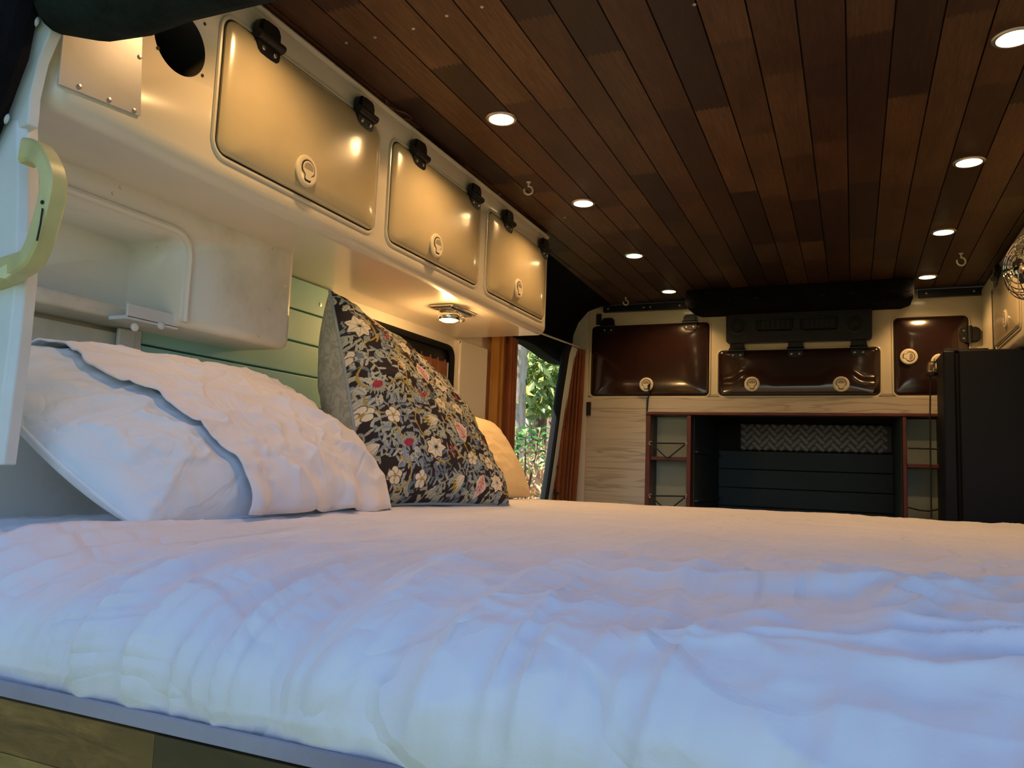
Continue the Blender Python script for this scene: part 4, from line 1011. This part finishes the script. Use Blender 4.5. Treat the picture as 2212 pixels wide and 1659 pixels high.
# --- floral cushion
def draw_print(W_, H_):
    img = np.zeros((H_, W_, 3)); img[:] = srgb(52, 44, 44)[:3]
    K_ = 1.35; yy, xx = np.mgrid[0:H_, 0:W_] / (W_ * K_)
    rnd = random.Random(5)
    def region(cx, cy, r_):
        q_ = W_ * K_; x0 = max(0, int((cx - r_) * q_)); x1 = min(W_, int((cx + r_) * q_) + 2); y0 = max(0, int((cy - r_) * q_)); y1 = min(H_, int((cy + r_) * q_) + 2)
        return (slice(y0, y1), slice(x0, x1)) if x1 > x0 and y1 > y0 else None
    def paint(sl, m, c):
        s = img[sl]; s[m] = c
    def leaf(cx, cy, a, ln, wd, col, lobes=3, curl=.0):
        sl = region(cx, cy, ln * 1.25)
        if sl is None: return
        dx = xx[sl] - cx; dy_ = yy[sl] - cy; t_ = (dx * math.cos(a) + dy_ * math.sin(a)) / ln; n_ = (-dx * math.sin(a) + dy_ * math.cos(a)) / ln - curl * t_ * t_
        w_ = wd * np.sin(np.clip(t_, 0, 1) * PI) ** .7 * (.62 + .38 * np.abs(np.sin(np.clip(t_, 0, 1) * PI * lobes)))
        m = (t_ > 0) & (t_ < 1) & (np.abs(n_) < w_); paint(sl, m, col)
        paint(sl, m & (np.abs(n_) < .022) & (t_ > .12) & (t_ < .85), tuple(q * .45 for q in col))
    def disc(cx, cy, r_, col, e=1.0):
        sl = region(cx, cy, r_ * 1.2)
        if sl is None: return
        paint(sl, ((xx[sl] - cx) ** 2 + ((yy[sl] - cy) * e) ** 2) < r_ * r_, col)
    def stem(pts, w_, col):
        for i in range(len(pts) - 1):
            n_ = max(2, int(math.hypot(pts[i + 1][0] - pts[i][0], pts[i + 1][1] - pts[i][1]) / .002))
            for k in range(n_): q = k / n_; disc(pts[i][0] * (1 - q) + pts[i + 1][0] * q, pts[i][1] * (1 - q) + pts[i + 1][1] * q, w_, col)
    pale_ = srgb(196, 194, 172)[:3]; blue = srgb(146, 160, 168)[:3]; sage = srgb(176, 180, 160)[:3]; grey = srgb(118, 132, 142)[:3]; cream = srgb(226, 214, 186)[:3]; ochre = srgb(176, 148, 70)[:3]; red = srgb(168, 60, 78)[:3]; pink = srgb(222, 176, 168)[:3]; line = srgb(64, 52, 50)[:3]
    Ht = H_ / W_
    def spray(cx, cy, a, s, mir, col):
        pts = []; x, y = cx, cy; aa = a
        for i in range(9):
            pts.append((x, y)); x += math.cos(aa) * .02 * s; y += math.sin(aa) * .02 * s; aa += mir * (.12 + .055 * i)
        for i, (x, y) in enumerate(pts[:-1]):
            d_ = math.atan2(pts[i + 1][1] - y, pts[i + 1][0] - x)
            leaf(x, y, d_ + .95, .040 * s, .19, col, 2, .3) if i % 2 else leaf(x, y, d_ - .95, .040 * s, .19, col, 2, -.3)
        leaf(pts[-1][0], pts[-1][1], aa, .05 * s, .3, col, 3)
        stem(pts, .0028 * s, tuple(q * .8 for q in col))
    cells = []
    for j in range(-1, 11):
        for i in range(-1, 11):
            cells.append(((i + .5 + (.5 if j % 2 else 0)) * .105 + rnd.uniform(-.012, .012), (j + .5) * .105 + rnd.uniform(-.012, .012), i, j))
    for cx, cy, i, j in cells:
        for q in range(3):
            spray(cx, cy, q * 2.1 + rnd.uniform(0, 1.5), rnd.uniform(.62, .85), rnd.choice((-1, 1)), rnd.choice((blue, sage, grey, sage, pale_)))
    for k in range(60):
        x, y = rnd.uniform(0, 1), rnd.uniform(0, Ht); a = rnd.uniform(0, 6.3); pts = []
        for i in range(14): pts.append((x, y)); x += math.cos(a) * .012; y += math.sin(a) * .012; a += rnd.choice((1,)) * .24
        stem(pts, .0030, ochre)
    for cx, cy, i, j in cells:
        kind = (i * 3 + j * 5) % 7; x, y = cx + .05, cy + .01
        if kind in (0, 3):                      # rosette of five cream petals
            for p in range(5):
                t_ = p * 2 * PI / 5 + .3; disc(x + .017 * math.cos(t_), y + .017 * math.sin(t_), .0140, line); disc(x + .017 * math.cos(t_), y + .017 * math.sin(t_), .0120, cream)
            disc(x, y, .006, ochre)
        elif kind == 1 and i % 2:                         # large open bloom
            for p in range(7): leaf(x, y, p * 2 * PI / 7, .046, .42, line, 1); 
            for p in range(7): leaf(x, y, p * 2 * PI / 7, .042, .34, cream, 1)
            disc(x, y, .012, sage); disc(x, y, .006, line)
        elif kind in (2,):                      # tulip with ochre tips
            a = rnd.uniform(0, 6.3)
            for da in (-.5, -.25, 0, .25, .5): leaf(x, y, a + da, .068, .17, ochre if abs(da) < .4 else sage, 1)
            for da in (-.36, -.12, .12, .36): leaf(x, y, a + da, .052, .15, cream, 1)
        elif kind == 4:                         # berries
            for p in range(9):
                bx_, by_ = x + rnd.uniform(-.016, .016), y + rnd.uniform(-.016, .016); disc(bx_, by_, .0068, line); disc(bx_, by_, .0055, red); disc(bx_ - .0015, by_ - .0015, .0018, pink)
        elif kind == 5 and j % 2 == 0:               # speckled pink pod
            a = rnd.uniform(0, 6.3); leaf(x - .03 * math.cos(a), y - .03 * math.sin(a), a, .095, .32, cream, 1); leaf(x - .028 * math.cos(a), y - .028 * math.sin(a), a, .088, .26, pink, 1)
            for p in range(26):
                t_ = rnd.uniform(.15, .85) * .088 - .028; s_ = rnd.uniform(-1, 1) * .016; disc(x + t_ * math.cos(a) - s_ * math.sin(a), y + t_ * math.sin(a) + s_ * math.cos(a), .0022, red)
        elif kind == 5:                         # crimson thistle
            a = rnd.uniform(0, 6.3)
            for da in np.linspace(-1, 1, 9): leaf(x, y, a + da, .05, .09, sage, 1)
            for da in np.linspace(-.7, .7, 6): leaf(x, y, a + da, .03, .2, red, 1)
    return img
ZF = -.077
fc = [(-.765, 1.135, ZF), (-.625, 1.435, ZF), (-.845, 1.545, .155), (-.895, 1.175, .318)]
NU = 470
B, nrm, h, u, v, bk, edge, pf = pad(fc, .070, NU, NU, pinch=.045, seed=21, wr=.006, wfreq=8, pw=.46)
h = h + .004 * ridge(u * 6 + 1, v * 3, 2, 77) ** 3 * pf
fcu = thing('cushion', 'square cushion with dark floral leaf print front and sage back, beside the white pillow', 'cushion', (-.78, 1.3, ZF))
FP = lim(close_pad(B, nrm, h), ZF - .004)
npgrid('printed_front', FP, [M_print], fcu, color=draw_print(NU, NU))
st_ = 4; Bb, hb = B[::st_, ::st_], None
u2, v2 = u[::st_, ::st_], v[::st_, ::st_]
bkp = B[::st_, ::st_] - nrm * ((pf * .155)[::st_, ::st_] * (1 + .2 * (fbm(u2 * 5, v2 * 5, 2, 3) - .5)) + .003 * ridge(u2 * 9, v2 * 12, 2, 4) ** 2 * pf[::st_, ::st_])[..., None]
npgrid('plain_back', lim(bkp, ZF - .004), [M_jacq], fcu, flip=True)['label'] = 'sage green jacquard back of the cushion'
ring = np.concatenate([FP[0], FP[1:, -1], FP[-1, ::-1][1:], FP[::-1, 0][1:-1]])[::8]
MB().tube([Vector(x) for x in ring], .0032, 8, closed=True).build('piping', M_piping, fcu)

# ================================================================== OUTSIDE
gz = -1.75
gx, gy = np.meshgrid(np.linspace(-40, 40, 120), np.linspace(-40, 45, 120))
dist = np.clip((gy - 5) / 14, 0, 1) * np.clip((-gx + 1) / 3, 0, 1)
G = np.stack([gx, gy, gz + 1.9 * dist + .25 * (fbm(gx * .6, gy * .6, 3, 2) - .5)], -1)
npgrid('ground', G, [M_grassy], kind='structure', org=Vector((0, 0, gz)))
def gzat(x, y): 
    return gz + 1.9 * max(0, min(1, (y - 5) / 14)) * max(0, min(1, (-x + 1) / 3))
def leafset(center, rad, n, size, mat, parent, name, flat=.8, hang=.6, rnd=random, shape=None):
    vs = []; fs = []; cols = []
    for _ in range(n):
        while True:
            p = Vector((rnd.uniform(-1, 1), rnd.uniform(-1, 1), rnd.uniform(-1, 1)))
            if p.length < 1: break
        p = p.normalized() * p.length ** .6
        c_ = Vector(center) + Vector((p.x * rad[0], p.y * rad[1], p.z * rad[2]))
        if shape: c_ = shape(c_)
        dr_ = Vector((rnd.uniform(-1, 1), rnd.uniform(-1, 1), rnd.uniform(-1, 1) - hang)).normalized(); sd_ = dr_.orthogonal().normalized(); sd_ = Matrix.Rotation(rnd.uniform(0, 6.3), 3, dr_) @ sd_
        l_ = size * rnd.uniform(.7, 1.4); w_ = l_ * .2; up_ = dr_.cross(sd_) * w_ * .35; b = len(vs)
        vs += [c_, c_ + dr_ * l_ * .45 + sd_ * w_ + up_, c_ + dr_ * l_, c_ + dr_ * l_ * .45 - sd_ * w_ + up_]; fs += [(b, b + 1, b + 2), (b, b + 2, b + 3)]
        t_ = rnd.random(); cols += [(t_, t_, t_, 1)] * 6
    org = ORG[parent.name]; me = bpy.data.meshes.new(name); me.from_pydata([tuple(q - org) for q in vs], [], fs); me.materials.append(mat)
    at = me.color_attributes.new('tone', 'FLOAT_COLOR', 'CORNER'); at.data.foreach_set('color', np.array(cols, np.float32).ravel())
    o = bpy.data.objects.new(name, me); C.objects.link(o); o.parent = parent; o['kind'] = 'stuff'; ORG[o.name] = org; return o
def trunk(x, y, r0, h_, lean, mat, parent, z0=None):
    z0 = gzat(x, y) - .1 if z0 is None else z0; pts = []; rr_ = []
    for i in range(16):
        t_ = i / 15; pts.append((x + lean[0] * t_ + .05 * math.sin(t_ * 6 + x), y + lean[1] * t_, z0 + h_ * t_)); rr_.append(r0 * (1.15 - .55 * t_) * (1 + .06 * math.sin(t_ * 23 + x)))
    MB().tube(pts, rr_, 14).build('trunk', mat, parent)
def branches(x, y, z, n, parent, mat, ln=1.2, rnd=random):
    m = MB()
    for i in range(n):
        a = rnd.uniform(0, 6.3); zz_ = z + rnd.uniform(-1, 1.5); p = Vector((x, y, zz_)); q = p + Vector((math.cos(a) * ln * .5, math.sin(a) * ln * .5, .35)); e_ = q + Vector((math.cos(a + .4) * ln * .5, math.sin(a + .4) * ln * .5, -.1))
        m.tube([p, q, e_], [.025, .016, .007], 6)
    m.build('branches', mat, parent, kind='stuff')
R2 = random.Random(11)
# (x, y, trunk radius, height, bark, label)
def P_at(px, py, y): return ony(px, py, y)
specs = []
def tree(px, y, r0, h_, lean, mat, lab, crowns, leafn, size):
    p = P_at(px, 900, y); x = p[0]; b = thing('tree', lab, 'tree', (x, y, gzat(x, y)), None)
    trunk(x, y, r0, h_, lean, mat, b); branches(x, y, 1.6, 7, b, mat, 1.4, R2)
    for (cp, cpy, cy_, rd, nn2) in crowns:
        c_ = P_at(cp, cpy, cy_); leafset(c_, rd, nn2, size, M_leaf, b, 'foliage', rnd=R2)
    return b
tree(1121, 6.6, .15, 7, (-.15, 0), M_barkp, 'pale thick tree trunk seen just right of the rust doorway curtain', [(1105, 700, 6.9, (1.1, .8, 1.0), 900)], 0, .12)
tree(1163, 9.0, .085, 7, (.25, 0), M_barkd, 'slim brown tree in the middle of the doorway view', [(1200, 790, 8.2, (.62, .5, .2), 2200), (1165, 735, 8.6, (1.0, .7, .4), 3600), (1175, 860, 8.4, (.35, .4, .16), 900)], 0, .085)
tree(1187, 10.2, .085, 7, (.35, 0), M_barkd, 'thin brown tree trunk nearest the black door seal in the doorway view', [(1205, 850, 8.8, (.3, .4, .2), 900), (1225, 790, 9.4, (.8, .6, .5), 2200)], 0, .09)
tree(1133, 12.0, .07, 7, (.1, 0), M_barkp, 'slender pale tree far back beside the thick pale trunk', [(1150, 800, 10.5, (.8, .6, .35), 2200)], 0, .1)
tree(1210, 13.0, .11, 8, (0, 0), M_barkd, 'brown tree far behind the black door seal', [(1190, 700, 12.5, (1.6, .8, .9), 3000)], 0, .12)
# leafy wood behind, out to both sides
for i in range(9):
    x = -9.5 + i * 1.0 + R2.uniform(-.3, .3); y = 15.5 + R2.uniform(-1.2, 1.5)
    b = thing('tree', 'dense green tree of the wood standing far beyond the doorway', 'tree', (x, y, gzat(x, y)), 'trees of the far wood')
    trunk(x, y, .12, 7, (.2, 0), M_barkd, b)
    leafset((x, y, 1.5), (1.3, 1.0, 1.8), 1500, .22, M_leaf, b, 'foliage', rnd=R2); leafset((x, y, 4.3), (1.8, 1.2, 1.9), 1300, .26, M_leaf, b, 'foliage', rnd=R2)
for i, (x, y, zc_, rx, rz_, n_, lab) in enumerate(((-2.2, -2.9, 4.8, 2.3, 2.0, 5600, 'broad unseen tree added behind the van to keep sun off the bed'), (-6.4, -6.5, 2.6, 2.6, 2.8, 3200, 'unseen green tree added further back behind the van'), (-2.8, -9.0, 2.4, 2.2, 2.4, 2400, 'unseen green tree added straight behind the van, left of the track'), (-7.5, .5, 1.4, 1.8, 1.6, 2200, 'low unseen tree added out to the side of the van'))):  # unseen trees added behind the van to block sun and left sky light
    b = thing('tree', lab, 'tree', (x, y, gzat(x, y)))
    trunk(x, y, .14, 5.2, (.1, 0), M_barkd, b); leafset((x, y, zc_), (rx, rx * .85, rz_), n_, .5, M_leaf, b, 'foliage', rnd=R2)
# green shrub with long leaves and dry brush at the foot
c_ = P_at(1130, 958, 5.0); sb = thing('shrub', 'bright green broad-leaved shrub low in the doorway view', 'shrub', (c_[0], 5.0, gzat(c_[0], 5.0)))
sm2 = MB()
for i in range(7):
    a = R2.uniform(0, 6.3); e_ = Vector((c_[0] + .12 * math.cos(a), 5 + .12 * math.sin(a), c_[2] + R2.uniform(-.18, .16))); sm2.tube([(c_[0], 5, c_[2] - .9), (c_[0] + .05 * math.cos(a), 5, c_[2] - .4), e_], [.012, .009, .005], 6)
    vs = []; fs = []; cols = []
    for k_ in range(13):
        a2 = k_ * 2.4; up2 = .25 + .5 * (k_ % 3) / 2; d_ = Vector((math.cos(a2), math.sin(a2), up2)).normalized(); s_ = d_.cross(Vector((0, 0, 1))).normalized(); l_ = R2.uniform(.07, .11); o_ = e_ - Vector((0, 0, .012 * k_)); b = len(vs)
        vs += [o_, o_ + d_ * l_ * .5 + s_ * l_ * .15 + Vector((0, 0, .008)), o_ + d_ * l_ - Vector((0, 0, .02)), o_ + d_ * l_ * .5 - s_ * l_ * .15 + Vector((0, 0, .008))]; fs += [(b, b + 1, b + 2), (b, b + 2, b + 3)]
        t_ = R2.random(); cols += [(t_, t_, t_, 1)] * 6
    me = bpy.data.meshes.new('leaf_cluster'); me.from_pydata([tuple(Vector(q) - ORG[sb.name]) for q in vs], [], fs); me.materials.append(M_shrub)
    at = me.color_attributes.new('tone', 'FLOAT_COLOR', 'CORNER'); at.data.foreach_set('color', np.array(cols, np.float32).ravel())
    o = bpy.data.objects.new('leaf_cluster', me); C.objects.link(o); o.parent = sb; o['kind'] = 'stuff'
sm2.build('stems', M_barkd, sb)
for (px, py, y, rd, n_, lab) in ((1165, 1075, 5.6, (.55, .5, .30), 2600, 'dry tan brush low in the doorway view above the cream pillow'), (1215, 1010, 7.0, (.7, .5, .30), 1800, 'dry pale brush lower right in the doorway view beside the door seal'), (1110, 1120, 5.2, (.5, .5, .5), 1500, 'dry tan brush hidden mostly behind the cream pillow')):
    c_ = P_at(px, py, y); db = thing('dry_brush', lab, 'brush', (c_[0], y, gzat(c_[0], y)))
    leafset(c_ - Vector((0, 0, .05)), rd, n_, .075, M_dry, db, 'twigs', hang=-.3, rnd=R2)
    leafset(c_ - Vector((0, 0, .45)), (rd[0], rd[1], .5), n_ // 2, .09, M_dry, db, 'twigs', hang=-.3, rnd=R2)
